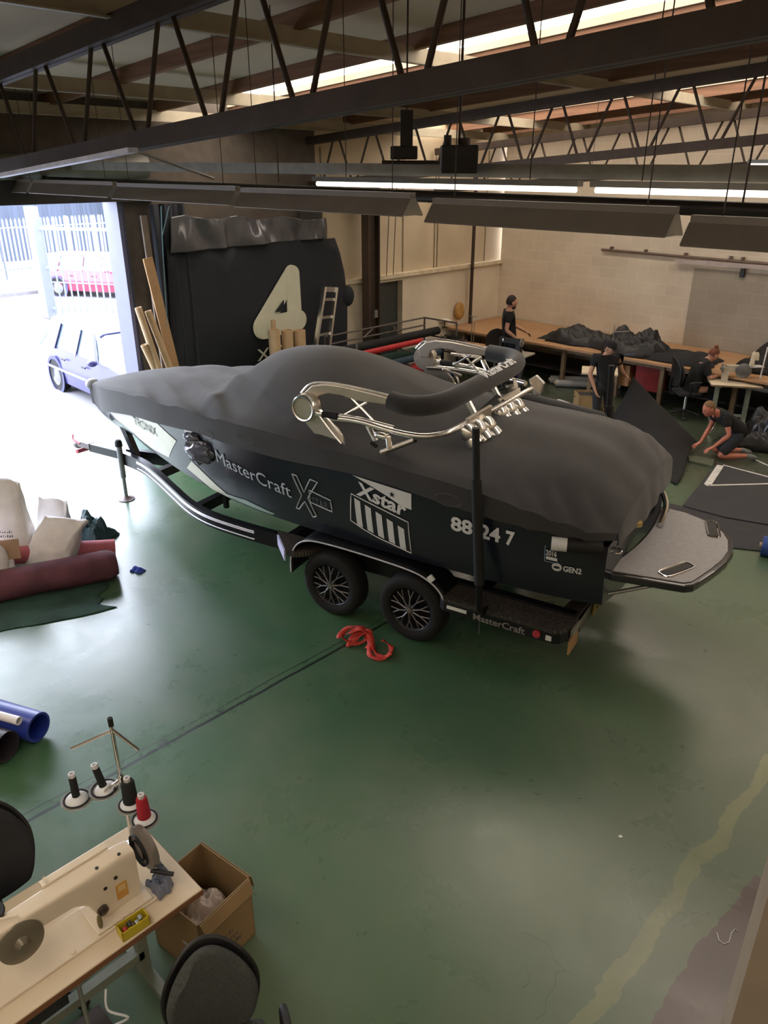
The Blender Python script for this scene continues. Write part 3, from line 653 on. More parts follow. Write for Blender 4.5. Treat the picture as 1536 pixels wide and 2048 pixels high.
# tread plates with rounded corners
def tread():
    m = bpy.data.materials.new('chequer plate'); m.use_nodes = True; n = m.node_tree.nodes; l = m.node_tree.links; b = n['Principled BSDF']
    tc = n.new('ShaderNodeTexCoord'); vo = n.new('ShaderNodeTexVoronoi'); vo.inputs['Scale'].default_value = 45; vo.inputs['Randomness'].default_value = .25; l.new(tc.outputs['Object'], vo.inputs['Vector'])
    r = n.new('ShaderNodeValToRGB'); r.color_ramp.elements[0].position = .25; r.color_ramp.elements[0].color = lin('#80766c'); r.color_ramp.elements[1].position = .45; r.color_ramp.elements[1].color = lin('#3a3633')
    l.new(vo.outputs['Distance'], r.inputs[0]); l.new(r.outputs[0], b.inputs['Base Color']); b.inputs['Roughness'].default_value = .4; b.inputs['Metallic'].default_value = .4; return m
TR = tread()
for sg in (-1, 1):
    P1 = [(-1.35, sg*.92), (-.98, sg*1.25), (-.86, sg*1.25), (-.80, sg*1.2), (-.55, sg*.92)]
    mb = MB(); mb.prism([(x, y, .60) for x, y in P1], (0, 0, .065)); mb.build('front_step', TR, trailer)
    P2 = [(.78, sg*.94), (.80, sg*1.2), (.86, sg*1.25), (1.92, sg*1.25), (1.98, sg*1.22), (2.02, sg*1.14), (2.04, sg*.55), (1.9, sg*.55), (1.85, sg*.9)]
    mb = MB(); mb.prism([(x, y, .60) for x, y in P2], (0, 0, .03)); mb.build('rear_step', TR, trailer)
    mb = MB(); mb.prism([(x, y, .50) for x, y in P2[1:7]]+[(x*.995-.01, y*.97, .50) for x, y in P2[1:7]][::-1], (0, 0, .10)); mb.build('step_skirt', DSTEEL, trailer)
    # guide pole with padded sleeve
    gx, gy = (1.26, sg*1.35) if sg < 0 else (1.60, sg*1.35)
    MB().tube([(gx, sg*1.15, .60), (gx, sg*1.28, .62), (gx, gy, .70), (gx-.05, gy, 1.5)], .03, 12).build('guide_pole', DSTEEL, trailer)
    MB().tube([(gx-.01, gy, .95), (gx-.09, gy, 1.92)], .045, 14).build('pole_sleeve', RUB, trailer)
    MB().tube([(gx-.085, gy, 1.85), (gx-.12, gy, 2.36)], .033, 14).build('pole_cap_tube', RUB, trailer)
tf = Matrix.Translation((-1.165, -1.09, .59)) @ Matrix.Rotation(atan2(-.33, .37), 4, 'Z')
box('side_label', mat('lavender reflective label', '#b9b6d8', .4), -.245, .245, -.012, .004, -.06, .065, trailer, tf)
box('reflector', mat('white reflector', '#cfcfc8', .4), .90, 1.10, -1.262, -1.25, .545, .575, trailer)
tf = Matrix.Translation((.72, -1.24, .80)) @ Matrix.Rotation(radians(45), 4, 'Y')
box('side_marker', MATS['white reflector'], -.03, .03, -.01, .01, -.03, .03, trailer, tf)
writing('MasterCraft', .095, lambda x, y: (1.17+x, -1.262, .515+y), 'step_lettering', mat('dull silver lettering', '#85817c', .4, .3), trailer, .02, fit=.50)
MB().lathe([(0, .02), (.034, .018), (.036, 0)], (1.775, -1.25, .555), (0, -1, 0), 18).build('red_marker_lamp', mat('red lens', '#a5323c', .3), trailer)
box('corner_lamp', MATS['white reflector'], 1.86, 1.91, -1.262, -1.25, .525, .57, trailer)
box('tail_lamp', mat('smoked tail lamp', '#8a8578', .3, .3), 2.03, 2.05, -1.1, -.62, .52, .60, trailer)
PLT = mat('yellow number plate', '#8c7a2c', .5)
npb = box('number_plate', PLT, 2.055, 2.07, -.52, .0, .44, .56, trailer)
writing('XSTAR16', .1, lambda x, y: (2.073, -.49+x, .465+y), 'plate_lettering', RUB, npb, .02, fit=.45)
box('tail_bar', DSTEEL, 1.95, 2.05, -.9, .9, .46, .60, trailer)
box('mud_flap', mat('orange brown reflector board', '#a87f4c', .5), 2.03, 2.045, -1.14, -.9, .36, .50, trailer)
tf = Matrix.Translation((1.12, -1.0, .47)) @ Matrix.Rotation(radians(25), 4, 'Z')
box('bracket_plate', mat('scuffed grey plate', '#56595a', .5, .4), -.005, .005, -.2, .12, -.16, .1, trailer, tf)
# number plate of the boat bunk end rail
mb = MB(); mb.beam((1.2, -.78, .80), (2.02, -.86, .84), .06, .12); mb.build('bunk_end_rail', mat('worn beige rail', '#8f8270', .4, .4), trailer)

# ================================================================= things hanging under the roof
GP = lambda px, py, z=0: (lambda d: Vector((0, 0, CH))+d*((z-CH)/d.z))(FW*1540+RT*(px-768)+UPV*(1024-py))     # photo pixel -> point at height z
def PX(px, py, X): d = FW*1540+RT*(px-768)+UPV*(1024-py); return Vector((0, 0, CH))+d*(X/d.x)
def PY(px, py, Y): d = FW*1540+RT*(px-768)+UPV*(1024-py); return Vector((0, 0, CH))+d*(Y/d.y)
LAMPH = mat('taupe enamelled reflector', '#7d746a', .45, .1, var=.05)
LAMPI = mat('white lamp tube unlit', '#d8d8d0', .4)
GALV = mat('galvanised steel', '#9b9a94', .4, .6, var=.08)
def light_fixture(x0, x1, z, Y, label, lit=False):
    t = thing('fluorescent_light', label, 'ceiling light', ((x0+x1)/2, Y, z), 0, 'strip lights hanging in a row'); L = (x1-x0)/2-.02
    mb = MB()
    mb.prism([(-L, -.03, .06), (-L, .03, .06), (-L, .115, -.06), (-L, .11, -.066), (-L, .028, .045), (-L, -.028, .045), (-L, -.11, -.066), (-L, -.115, -.06)], (2*L, 0, 0)); mb.build('reflector', LAMPH, t)
    mb = MB(); mb.box(-L, L, -.03, .03, .06, .10); mb.build('gear_tray', LAMPH, t)
    for s in (-1, 1): MB().prism([(s*(L+.001), -.03, .06), (s*(L+.001), .03, .06), (s*(L+.001), .115, -.06), (s*(L+.001), -.115, -.06)], (s*.004, 0, 0)).build('end_plate', GALV, t)
    for s in (-1, 1): MB().cyl((-L+.03, s*.045, -.02), (L-.03, s*.045, -.02), .013, 10).build('tube', mat('lit tube', '#fff6e8', .4, emit=TUBE) if lit else LAMPI, t)
    for s in (-.8, .8): MB().cyl((L*s, 0, .10), (L*s, 0, roofz((x0+x1)/2, Y)-z-.05), .004, 6).build('hanger', BLK, t)
    return t
FY = 4.62
for x0, x1, z, lab in ((-11.45, -10.95, 4.03, 'leftmost end of the taupe strip lights by the shutter drum'), (-10.9, -8.75, 4.03, 'taupe strip light over the left side of the loading door'),
                       (-8.7, -6.42, 4.02, 'taupe strip light above the boat bow'), (-6.38, -4.2, 4.01, 'taupe strip light above the covered windscreen'),
                       (-4.02, -2.12, 3.98, 'taupe strip light in front of the cream block wall'), (-2.06, -.3, 3.94, 'rightmost taupe strip light at the edge of the view')):
    light_fixture(x0, x1, z, FY, lab)
MB().cyl((XL, 4.95, 4.115), (3.0, 4.95, 4.03), .045, 16).build('service_pipe', mat('black iron pipe', '#37312d', .45, .4)); tag(bpy.data.objects['service_pipe'], 'long dark pipe running above the row of strip lights', 'pipe')
mb = MB(); mb.beam((XL, 5.35, 4.29), (3.0, 5.35, 4.23), .05, .10); o = mb.build('cable_tray', mat('pale grey channel', '#a09d94', .5, .2)); tag(o, 'pale grey steel channel just above the long dark pipe', 'cable tray')
for i, (x0, x1) in enumerate(((-6.0, -3.15), (-3.05, -.6))):
    t = thing('fluorescent_batten', ['lit white tube batten left of the gap above the block wall', 'lit white tube batten at the right edge above the block wall'][i], 'ceiling light', ((x0+x1)/2, 5.2, 4.14), 0, 'lit tube battens')
    L = (x1-x0)/2; box('batten_tray', GALV, -L, L, -.04, .04, .02, .06, t)
    for s in (-.7, .7): MB().cyl((L*s, 0, .05), (L*s, 0, roofz((x0+x1)/2+L*s, 5.2)-4.12), .004, 6).build('hanger', BLK, t)
    if 1: pass; MB().cyl((-L+.03, 0, 0), (L-.03, 0, 0), .02, 12).build('tube', mat('lit tube', '#fff6e8', .4, emit=TUBE), t)
# further lit battens, added deeper in the hall to brighten the back wall
for i, (x, y, z) in enumerate(((-7.2, 12.2, 4.15), (-3.6, 12.2, 4.3))):
    t = thing('fluorescent_batten', ['added lit batten hanging over the left half of the long bench', 'added lit batten hanging over the right half of the long bench'][i], 'ceiling light', (x, y, z), 0, 'lit tube battens')
    box('batten_tray', GALV, -1.1, 1.1, -.05, .05, .02, .07, t); MB().cyl((-1.07, 0, 0), (1.07, 0, 0), .02, 12).build('tube', MATS['lit tube'], t)
    MB().cyl((0, 0, .07), (0, 0, roofz(x, y)-z+.03), .004, 6).build('hanger', BLK, t)
DK = mat('black painted box', '#1d1e20', .5, var=.05)
t = thing('unit_heater', 'square black heater box hanging from the roof centre', 'heater', (-4.20, 5.12, 4.24), radians(44))
box('casing', DK, -.14, .14, -.12, .12, 0, .20, t, bevel=.01); MB().cyl((-.09, 0, .20), (-.09, 0, .27), .03, 14).build('flue', DK, t); MB().cyl((.04, .0, .20), (.04, 0, .25), .045, 14).build('fan_cover', BLK, t)
MB().cyl((0, 0, .19), (0, 0, 1.5), .010, 8).build('drop_rod', BLK, t)
t = thing('gate_motor', 'tall dark motor unit left of the square heater box', 'motor', (-4.72, 5.08, 4.34), radians(44))
box('housing', DK, -.13, .09, -.08, .08, 0, .10, t, bevel=.01); box('mast', DK, -.05, .05, -.05, .05, .10, .36, t); MB().cyl((0, 0, .35), (0, 0, 1.36), .008, 6).build('drop_rod', BLK, t)
MB().cyl((-.20, 0, -.02), (.45, 0, -.02), .015, 8).build('drive_rail', BLK, t)
for i, (x, y, z0) in enumerate(((-1.9, 4.95, 4.1), (-6.3, 5.0, 4.15))):
    o = MB().cyl((x, y, z0), (x, y, roofz(x, y)), .006, 6).build('hanger_rod', BLK); tag(o, ['thin rod holding the dark pipe near the right edge', 'thin rod holding the dark pipe above the boat tower'][i], 'rod')
mb = MB(); mb.cyl(PY(278, 305, 4.2), PY(428, 357, 5.0), .014, 8); tag(mb.build('bracing_rod', GALV), 'thin pale rod slanting down from the nearest girder to the channel', 'rod')
mb = MB(); a = PY(0, 352, 3.30); b_ = PY(270, 300, 3.30); mb.beam(a, b_, .05, .035); mb.beam(a+Vector((0, -.05, .0)), b_+Vector((0, -.05, .0)), .02, .035); tag(mb.build('cable_trunking', mat('lilac white trunking', '#dcdcf0', .35)), 'bright white trunking fixed under the nearest girder at left', 'trunking')
# wall rail and fixture on the block wall
mb = MB(); a = PY(1203, 499, 15.93); b_ = PY(1560, 530, 15.93); mb.cyl(a, b_, .028, 10)
r = mb.build('wall_rail', mat('brown steel rail', '#6e5d52', .5, .3)); tag(r, 'long brown rail fixed across the cream block wall', 'rail')
for p in ((1222, 500), (1290, 506), (1370, 513), (1460, 520), (1484, 522)):
    q = PY(p[0], p[1], 15.93); MB().box(q.x-.02, q.x+.02, 15.9, 16, q.z-.02, q.z+.07).build('bracket', MATS['brown steel rail'], r)
mb = MB(); a = PY(1350, 521, 15.88); b_ = PY(1560, 537, 15.88); mb.beam(a, b_, .06, .07); o = mb.build('wall_light', mat('pale pink grey batten', '#b3a49c', .4)); tag(o, 'unlit pale strip light under the brown wall rail', 'light')
q = PY(1485, 545, 15.93); o = box('wall_switch', DK, q.x-.04, q.x+.04, 15.9, 15.97, q.z-.09, q.z+.07); tag(o, 'small dark switch box on the grey rendered wall', 'switch')

# ================================================================= left wall: hung covers, tubes, column
NAVY = mat('black canvas with blue sheen', '#20242c', .8, var=.08, bump=.1, bscale=200)
def flat_hang(name, pts, m, X, label, cat, th=.02, wob=.0):
    P = [PX(x, y, X) for x, y in pts]; mb = MB(); mb.prism(P, (-th, 0, 0)); o = mb.build(name, m); tag(o, label, cat); return o
c4 = thing('hanging_cover', 'huge black boat cover with a cream figure 4 hung on the left wall', 'boat cover', (0, 0, 0))
pts = [(332, 498), (400, 494), (480, 489), (530, 487), (600, 482), (668, 476), (678, 505), (687, 545), (692, 600), (694, 660), (694, 790), (345, 790)]
P = [PX(x, y, -11.42) for x, y in pts]
bm = bmesh.new(); bm.faces.new([bm.verts.new(p) for p in P]); bmesh.ops.triangulate(bm, faces=bm.faces[:])
for _ in range(4):
    ed = [e for e in bm.edges if e.calc_length() > .22]
    bmesh.ops.subdivide_edges(bm, edges=ed, cuts=1)
bmesh.ops.triangulate(bm, faces=bm.faces[:])
for v in bm.verts: v.co.x += .03*sin(v.co.y*5+sin(v.co.z*2))*(.3+.3*(3.2-v.co.z))
bm.verts.index_update(); mb = MB(); mb.add([v.co.copy() for v in bm.verts], [tuple(v.index for v in f.verts) for f in bm.faces], True); bm.free()
mb.build('canvas', NAVY, c4, solid=.015)
for (x, y) in ((400, 492), (531, 485), (645, 474)):
    p = PX(x, y, -11.40); m2 = MB(); m2.tube([p+Vector((0, 0, -.05)), p+Vector((.02, 0, 0)), p+Vector((.01, .02, .07)), p+Vector((-.02, 0, .10))], .018, 6); m2.build('hook_clip', DK, c4)
IV = mat('ivory vinyl', '#cfd0bd', .6, var=.03)
# the figure: two rounded strokes, a foot bar and the open triangle
def stroke(a, b_, r0, r1, X=-11.36):
    A_ = PX(*a, X); B_ = PX(*b_, X); d = (B_-A_); d.x = 0; an = atan2(d.z, d.y); o = []
    for k in range(13): q = an+pi/2+pi*k/12; o.append((X, A_.y+r0*cos(q), A_.z+r0*sin(q)))
    for k in range(13): q = an-pi/2+pi*k/12; o.append((X, B_.y+r1*cos(q), B_.z+r1*sin(q)))
    return o
for nm, a, b_, r0, r1, dx in (('figure_stroke', (583, 547), (526, 655), .15, .21, 0), ('figure_stroke', (586, 548), (590, 640), .15, .17, .004), ('figure_stroke', (530, 656), (598, 640), .20, .185, .008)):
    mb = MB(); mb.prism(stroke(a, b_, r0, r1, -11.36+dx), (-.02, 0, 0)); mb.build(nm, IV, c4)
tri = [PX(x, y, -11.345) for x, y in ((566, 600), (549, 624), (566, 622))]; tri = [p+Vector((.03, 0, 0)) for p in tri]; mb = MB(); mb.prism(tri, (-.02, 0, 0)); mb.build('figure_opening', NAVY, c4)
p0 = PX(514, 722, -11.36); writing('XFS', .30, lambda x, y: (-11.34, p0.y+x, p0.z+y), 'cover_lettering', IV, c4, .01, fit=.62)
VIN = mat('glossy black vinyl', '#4c4c51', .22, 0, var=.1, coat=.3)
def vinyl(u, v):
    a = PX(330+310*u, 428+4*u, -11.5); b2 = PX(330+310*u, 505-30*u, -11.5); p = a.lerp(b2, v)
    n_ = noise.noise((p.y*1.9, p.z*1.1, 1.3)); n2 = noise.noise((p.y*4.2, p.z*1.7, 5.1))
    return Vector((-11.38+.20*n_+.10*n2+.03*sin(p.y*9+2*p.z)*v, p.y, p.z-.06*abs(sin(p.y*3.1))*(1-v)))
mb = MB(); mb.grid(vinyl, 90, 26); tag(mb.build('vinyl_sheet', VIN, None, solid=.004), 'crumpled glossy black vinyl draped above the figure 4 cover', 'vinyl sheet')
o = box('roof_hanging', mat('dark grey hanging sheet', '#3c3a36', .8), -11.62, -11.55, PX(600, 450, -11.6).y, PX(641, 450, -11.6).y, 2.9, 3.72); tag(o, 'dull dark grey sheet hanging right of the glossy vinyl', 'sheet')
CUR = mat('dark blue black curtain', '#262a33', .85, var=.1)
def curt(u, v): y = 6.55+.62*u; return (-11.45+.05*sin(u*16)+.02*sin(u*37), y, .05+3.70*v)
mb = MB(); mb.grid(curt, 60, 6); tag(mb.build('strip_curtain', CUR, None, solid=.01), 'dark curtain hanging between the loading door and the figure 4 cover', 'curtain')
o = MB().tube(smooth_path([PX(322, 412, -11.28), PX(324, 470, -11.28), PX(329, 560, -11.28), PX(335, 660, -11.28), PX(340, 745, -11.28)], 4), .007, 6).build('pull_cord', mat('pale blue cord', '#7fa6b8', .6)); tag(o, 'pale blue cord hanging down in front of the dark curtain', 'cord')
o = MB().tube([PX(338, 412, -11.28), PX(325, 470, -11.28)], .006, 6).build('pull_cord', MATS['pale blue cord']); tag(o, 'short slanting cord joining the long pale blue cord', 'cord')
o = MB().ball(PX(695, 592, -11.42), .10, .16, .20).build('wall_pad', NAVY); tag(o, 'round black bundle hanging at the right edge of the figure 4 cover', 'bundle')
KR = mat('brown kraft cardboard', '#b08d68', .8, var=.06)
KT = mat('pale cardboard tube', '#c2a583', .75, var=.06)
for i, (a, b_, r, lab) in enumerate((((-11.15, 6.50, .0), PX(276, 615, -11.32), .055, 'pale cardboard tube leaning nearest the door jamb'), ((-11.1, 6.74, .0), PX(296, 622, -11.3), .055, 'pale cardboard tube leaning second from the door jamb'), ((-11.2, 6.62, .0), PX(287, 690, -11.3), .05, 'short cardboard tube leaning between two longer tubes'))):
    o = MB().pipe(a, b_, r, r-.012).build('cardboard_tube', KT); tag(o, lab, 'tube', 'cardboard tubes leaning by the door')
mb = MB(); a = Vector((-11.22, 6.72, 0)); b_ = PX(295, 516, -11.33); mb.beam(a, b_, .16, .03, up=(1, 0, 0)); tag(mb.build('timber_board', KR), 'tall brown board leaning behind the cardboard tubes', 'board')
mb = MB(); a = Vector((-11.28, 6.42, 0)); b_ = Vector((-11.4, 6.40, 3.6)); mb.beam(a, b_, .1, .04, up=(1, 0, 0)); tag(mb.build('timber_post', mat('grey brown timber', '#6a5f56', .8)), 'grey brown timber post standing right beside the door jamb', 'post')
t = thing('steel_column', 'dark steel column standing against the left wall beside the door', 'column', (-11.45, 11.32, 0))
box('flange', mat('brown primed steel', '#4a3b33', .6), -.1, .1, -.16, -.13, 0, 3.9, t); box('flange', BLK, -.1, .1, .13, .16, 0, 3.9, t); box('web', BLK, -.012, .012, -.13, .13, 0, 3.9, t); box('junction_box', GALV, .1, .14, -.03, .05, 1.45, 1.6, t)
o = MB().cyl((-11.55, 14.72, 0), (-11.55, 14.72, 4.3), .04, 12).build('down_pipe', BLK); tag(o, 'thin dark vertical pipe on the left wall near the corner', 'pipe')
for i, y in enumerate((11.92, 12.12)):
    o = MB().tube([(-11.6, y+.1, 4.0), (-11.6, y, 2.2)], .008, 6).build('wall_cable', BLK); tag(o, ['left thin cable hanging above the dark door', 'right thin cable hanging above the dark door'][i], 'cable')
for i, y in enumerate((14.15, 14.5, 14.95)): pass
o = MB().ball(PX(919, 622, -11.62), .09, .16, .20).build('straw_hat', mat('straw brown paper', '#b38a4e', .8, var=.2)); tag(o, 'yellowish brown paper bundle hung beside the thin dark wall pipe', 'paper bundle')
# ladder
t = thing('step_ladder', 'aluminium step ladder leaning by the rack of fabric rolls', 'ladder', (0, 0, 0))
for n_, a, b_ in (('stile', (627, 720), (649, 574)), ('stile', (655, 712), (672, 575))):
    MB().beam(PX(*a, -11.0), PX(*b_, -11.18), .045, .085, up=(1, 0, 0)).build(n_, ALU, t)
for f in (.03, .17, .42, .66, .9): 
    a = PX(649, 574, -11.18).lerp(PX(627, 720, -11.0), f); b_ = PX(672, 575, -11.18).lerp(PX(655, 712, -11.0), f); MB().beam(a, b_, .03, .05 if f > .1 else .09).build('rung', ALU, t)
# rack of rolls beyond the boat
RK = mat('grey painted rack tube', '#6f6a66', .45, .5)
t = thing('roll_rack', 'grey tubular rack holding red, green and black fabric rolls', 'rack', (0, 0, 0))
Y0, Y1, X0, X1 = 9.85, 12.75, -11.25, -10.35
for x in (X0, X1):
    for y in (Y0, Y1): MB().cyl((x, y, 0), (x, y, 1.28), .022, 8).build('upright', RK, t)
for z in (1.28, 1.12): MB().tube([(X0, Y0, z), (X0, Y1, z), (X1, Y1, z)] if z > 1.2 else [(X0, Y0, z), (X0, Y1, z)], .018, 8).build('top_rail', RK, t)
for z in (.36, .64, .92):
    for y in (Y0, (Y0+Y1)/2, Y1): MB().cyl((X0-.02, y, z), (X1+.08, y, z), .018, 8).build('shelf_bar', RK, t)
MB().cyl((X0, 10.9, 1.12), (X0, 11.2, 1.28), .015, 6).build('rack_brace', RK, t)
def roll(name, a, b_, r, m, label, cat='fabric roll', group=None, core=True, ri=.03):
    t = thing(name, label, cat, (0, 0, 0), 0, group); a = Vector(a); b_ = Vector(b_); d = (b_-a).normalized()
    MB().pipe(a, b_, r, ri+.006, 24).build('fabric', m, t)
    if core: MB().pipe(a-d*.03, b_+d*.03, ri+.004, ri-.006, 16).build('core_tube', KT, t)
    return t
RED = mat('red acrylic cloth', '#b5262b', .6, var=.08); GRN = mat('dark green cloth', '#163a30', .75, var=.1); BLU = mat('royal blue vinyl', '#2c3f9c', .35, var=.08); TEAL = mat('dark teal cloth', '#24384a', .7); BKC = mat('black cloth', '#1b1b1d', .85, var=.1)
GR = 'fabric rolls stored on the grey rack'
roll('fabric_roll', (-10.95, 9.75, 1.03), (-10.95, 12.85, 1.03), .085, BKC, 'black fabric roll on the top of the rack', group=GR)
roll('fabric_roll', (-10.62, 9.55, .99), (-10.62, 11.95, .99), .055, RED, 'thin bright red roll on the upper shelf of the rack', group=GR)
roll('fabric_roll', (-10.75, 9.6, .74), (-10.75, 12.55, .74), .10, GRN, 'dark green fabric roll below the thin red one', group=GR)
roll('fabric_roll', (-10.45, 10.9, .72), (-10.45, 12.35, .72), .07, TEAL, 'short dark teal roll beside the green roll', group=GR)
roll('fabric_roll', (-10.55, 9.7, .47), (-10.55, 12.2, .47), .11, RED, 'thick red roll on the middle shelf of the rack', group=GR)
roll('fabric_roll', (-10.6, 10.2, .13), (-10.6, 13.0, .13), .13, BLU, 'royal blue vinyl roll lying at the foot of the rack', group=GR)
# upright cardboard tubes behind the windscreen
for i, (px, r, zt, lab) in enumerate(((548, .105, 1.22, 'wide cardboard tube standing first from the left'), (574, .105, 1.22, 'wide cardboard tube standing in the middle of three'), (599, .105, 1.22, 'wide cardboard tube standing third beside the ladder'), (546, .045, 1.45, 'thin tall cardboard tube sticking up behind the wide ones'))):
    q = GP(px, 660, zt); k = -10.9/q.x if False else 1
    d = PX(px, 660 if i < 3 else 640, -10.9 if i < 3 else -11.15); zt = d.z; o = MB().pipe((d.x, d.y, 0), (d.x, d.y, zt), r, r-.012, 24).build('cardboard_tube', KT); tag(o, lab, 'tube', 'cardboard tubes standing upright')

# ================================================================= long bench and what lies on it
BR_ = mat('brown hardboard bench top', '#b08a66', .6, var=.06, scale=2)
t = thing('work_bench', 'long brown hardboard bench running along the block wall', 'bench', (0, 0, 0))
mb = MB(); mb.prism([(-11.66, 14.0, .81), (-10.6, 13.95, .81), (3.5, 14.15, .81), (3.5, 15.95, .81), (-11.66, 15.95, .81)], (0, 0, .045)); mb.build('bench_top', BR_, t)
WD = mat('pale softwood', '#86735c', .75, var=.12)
box('apron', WD, -11.5, 3.4, 14.22, 14.26, .70, .81, t)
for x in (-11.3, -10.0, -8.6, -7.35, -6.4, -5.0, -3.6, -2.0, 0): box('leg', WD, x-.04, x+.04, 14.18, 14.26, 0, .81, t)
box('lower_shelf', mat('dark shelf', '#3a342c', .8), -11.4, 3.3, 14.6, 15.8, .18, .21, t)
def heap(name, cx, cy, z, sx, sy, h, m, label, rz=0, seed=0, edge=.35, fold=1, parent=None):
    def f(u, v):
        x = (u-.5)*2; y = (v-.5)*2; r = max(abs(x), abs(y)); n0 = noise.noise((x*1.1+seed, y*1.2, seed)); n1 = noise.noise((x*2.2+seed, y*2.4, seed+4)); n2 = abs(noise.noise((x*4+seed, y*4.5, seed+9)))
        k = max(0, 1-r**4); zz = h*k*(.62+.6*n0+.28*n1*fold-.35*n2*fold); e = 1+edge*n0*r+.15*n1*r
        return Vector((x*sx/2*e, y*sy/2*e, max(.006, zz)+.004))
    mb = MB(); mb.grid(f, 56, 36)
    mb.add([f(i/56, 0)-Vector((0, 0, .004)) for i in range(57)], []); o = mb.build(name, m, parent, solid=.006); o.location = (cx, cy, z); o.rotation_euler = (0, 0, rz)
    if label: tag(o, label, 'cloth')
    return o
SAT = mat('black satin cloth', '#1c1d20', .45, var=.15)
def P3(px, py, z): return GP(px, py, z)
a = P3(1140, 672, .95); heap('cloth_heap', -8.35, 14.75, .858, 1.5, .95, .42, SAT, 'crumpled black canvas heap at the left end of the bench', 0, 1.3)
heap('cloth_heap', -7.2, 14.6, .858, 1.15, .9, .62, SAT, 'tallest crumpled black canvas heap behind the man in the cap', .2, 5.1)
heap('cloth_heap', -6.35, 14.65, .858, 1.5, .95, .22, BKC, 'flat folded black canvas stack on the bench middle', 0, 8.4, .15, .3)
heap('cloth_heap', -4.2, 15.1, .858, 2.1, 1.3, .62, BKC, 'wide black canvas pile behind the seated woman', 0, 2.2, .2, .3)
o = heap('green_cloth', -9.0, 14.7, .858, .9, .6, .22, mat('dark green black canvas', '#252f2a', .8), 'dark green black canvas lying next to the standing man', .1, 3.7)
# small clutter at the left end
CB = mat('grey brown carton', '#8a776b', .8)
def carton(px, py, z, wx, wy, h, label, rz=.0, m=None):
    p = P3(px, py, z); t = thing('carton', label, 'box', (p.x, p.y, z), rz); m = m or CB
    mb = MB()
    for q in ((-wx/2, wx/2, -wy/2, -wy/2+.008), (-wx/2, wx/2, wy/2-.008, wy/2), (-wx/2, -wx/2+.008, -wy/2, wy/2), (wx/2-.008, wx/2, -wy/2, wy/2)): mb.box(q[0], q[1], q[2], q[3], 0, h)
    mb.box(-wx/2, wx/2, -wy/2, wy/2, 0, .008); mb.build('carton_wall', m, t); return t
BT = thing('sewing_table', 'cluttered brown table left of the standing man', 'table', (-9.95, 13.2, 0), radians(8))
box('table_top', BR_, -.95, .75, -.38, .38, .70, .74, BT)
for x in (-.85, .65):
    for y in (-.3, .3): box('leg', mat('dark iron leg', '#3a3836', .5, .5), x-.025, x+.025, y-.025, y+.025, 0, .70, BT)
cb = carton(905, 698, .741, .55, .32, .20, 'mauve brown open carton full of tangled cables', 0, mat('mauve carton', '#7d6560', .8)); 
mb = MB()
for i in range(14):
    a = random.uniform(0, 6.28); c = Vector((random.uniform(-.2, .2), random.uniform(-.1, .1), .2)); mb.tube([c+Vector((.08*cos(a+k*.9), .06*sin(a+k*.9), .05*sin(k*1.3)+.03)) for k in range(7)], .007, 5)
o = mb.build('cables', RUB, cb)
c2 = carton(1000, 712, .0, .75, .5, .62, 'brown carton standing under the folded mauve cloth', .1, mat('warm carton', '#a17c55', .8))
o = heap('folded_cloth', P3(985, 695, .66).x, P3(985, 695, .66).y, .625, .5, .42, .16, mat('mauve grey cloth', '#8e7a7a', .85), 'folded mauve grey cloth on the brown carton', .2, 6.1, .1, .2)
t = thing('desk_lamp', 'white dish lamp standing on the bench corner', 'lamp', tuple(P3(889, 655, .857)))
MB().lathe([(0, .20), (.05, .20), (.14, .165), (.15, .16), (.14, .158), (.05, .185), (0, .19)], (0, 0, 0), (0, 0, 1), 24).build('lamp_shade', mat('white enamel', '#e8e4dc', .3), t); MB().cyl((0, 0, 0), (0, 0, .17), .012, 8).build('stem', BLK, t); MB().lathe([(0, 0), (.07, 0), (.07, .012), (0, .015)], (0, 0, 0)).build('base', BLK, t)
t = thing('thread_stand', 'thin twin-arm thread stand beside the cable carton', 'thread stand', tuple(P3(942, 690, .741)))
MB().cyl((0, 0, 0), (0, 0, .62), .009, 8).build('post', GALV, t); MB().cyl((-.12, 0, .60), (.12, 0, .62), .007, 6).build('arm', GALV, t); MB().cyl((.05, .02, .0), (.05, .02, .5), .007, 6).build('second_post', GALV, t)
q = P3(940, 708, .741); o = MB().lathe([(0, .16), (.015, .16), (.035, .14), (.04, 0), (0, 0)], q).build('thread_cone', WHITE); tag(o, 'white thread cone standing beside the cable carton', 'thread cone')
o = box('red_crate', mat('dark red crate', '#6b1d20', .6), -.16, .16, -.2, .2, 0, .35); q = P3(862, 715, .0); o.location = (q.x, q.y, .0); o.scale.z = 2.0; tag(o, 'dark red crate behind the silver tower at the left', 'crate')
# distant sewing stations
def sew_head(t, L, m, x=0, y=0, z=0):
    def sup(u, v): pass
    mb = MB(); mb.box(L*.28, L*.5, -.055, .055, z, z+.26); mb.box(-L*.5, L*.42, -.045, .045, z+.19, z+.30); mb.box(-L*.5, -L*.36, -.045, .045, z+.08, z+.22); mb.box(-L*.5, L*.5, -.08, .08, z, z+.012)
    mb.build('machine_body', m, t, bevel=.018)
    MB().lathe([(0, .05), (.03, .05), (.03, .02), (.085, .02), (.09, .01), (.085, -.005), (0, -.005)], (L*.5, 0, z+.235), (1, 0, 0), 28).build('handwheel', mat('grey handwheel', '#8b877f', .4, .3), t)
    MB().cyl((-L*.43, 0, z), (-L*.43, 0, z+.1), .006, 8).build('needle_bar', CHROME, t)
    MB().lathe([(.03, 0), (.03, .025), (0, .03)], (-L*.3, -.045, z+.245), (0, -1, 0), 14).build('tension_dial', CHROME, t)
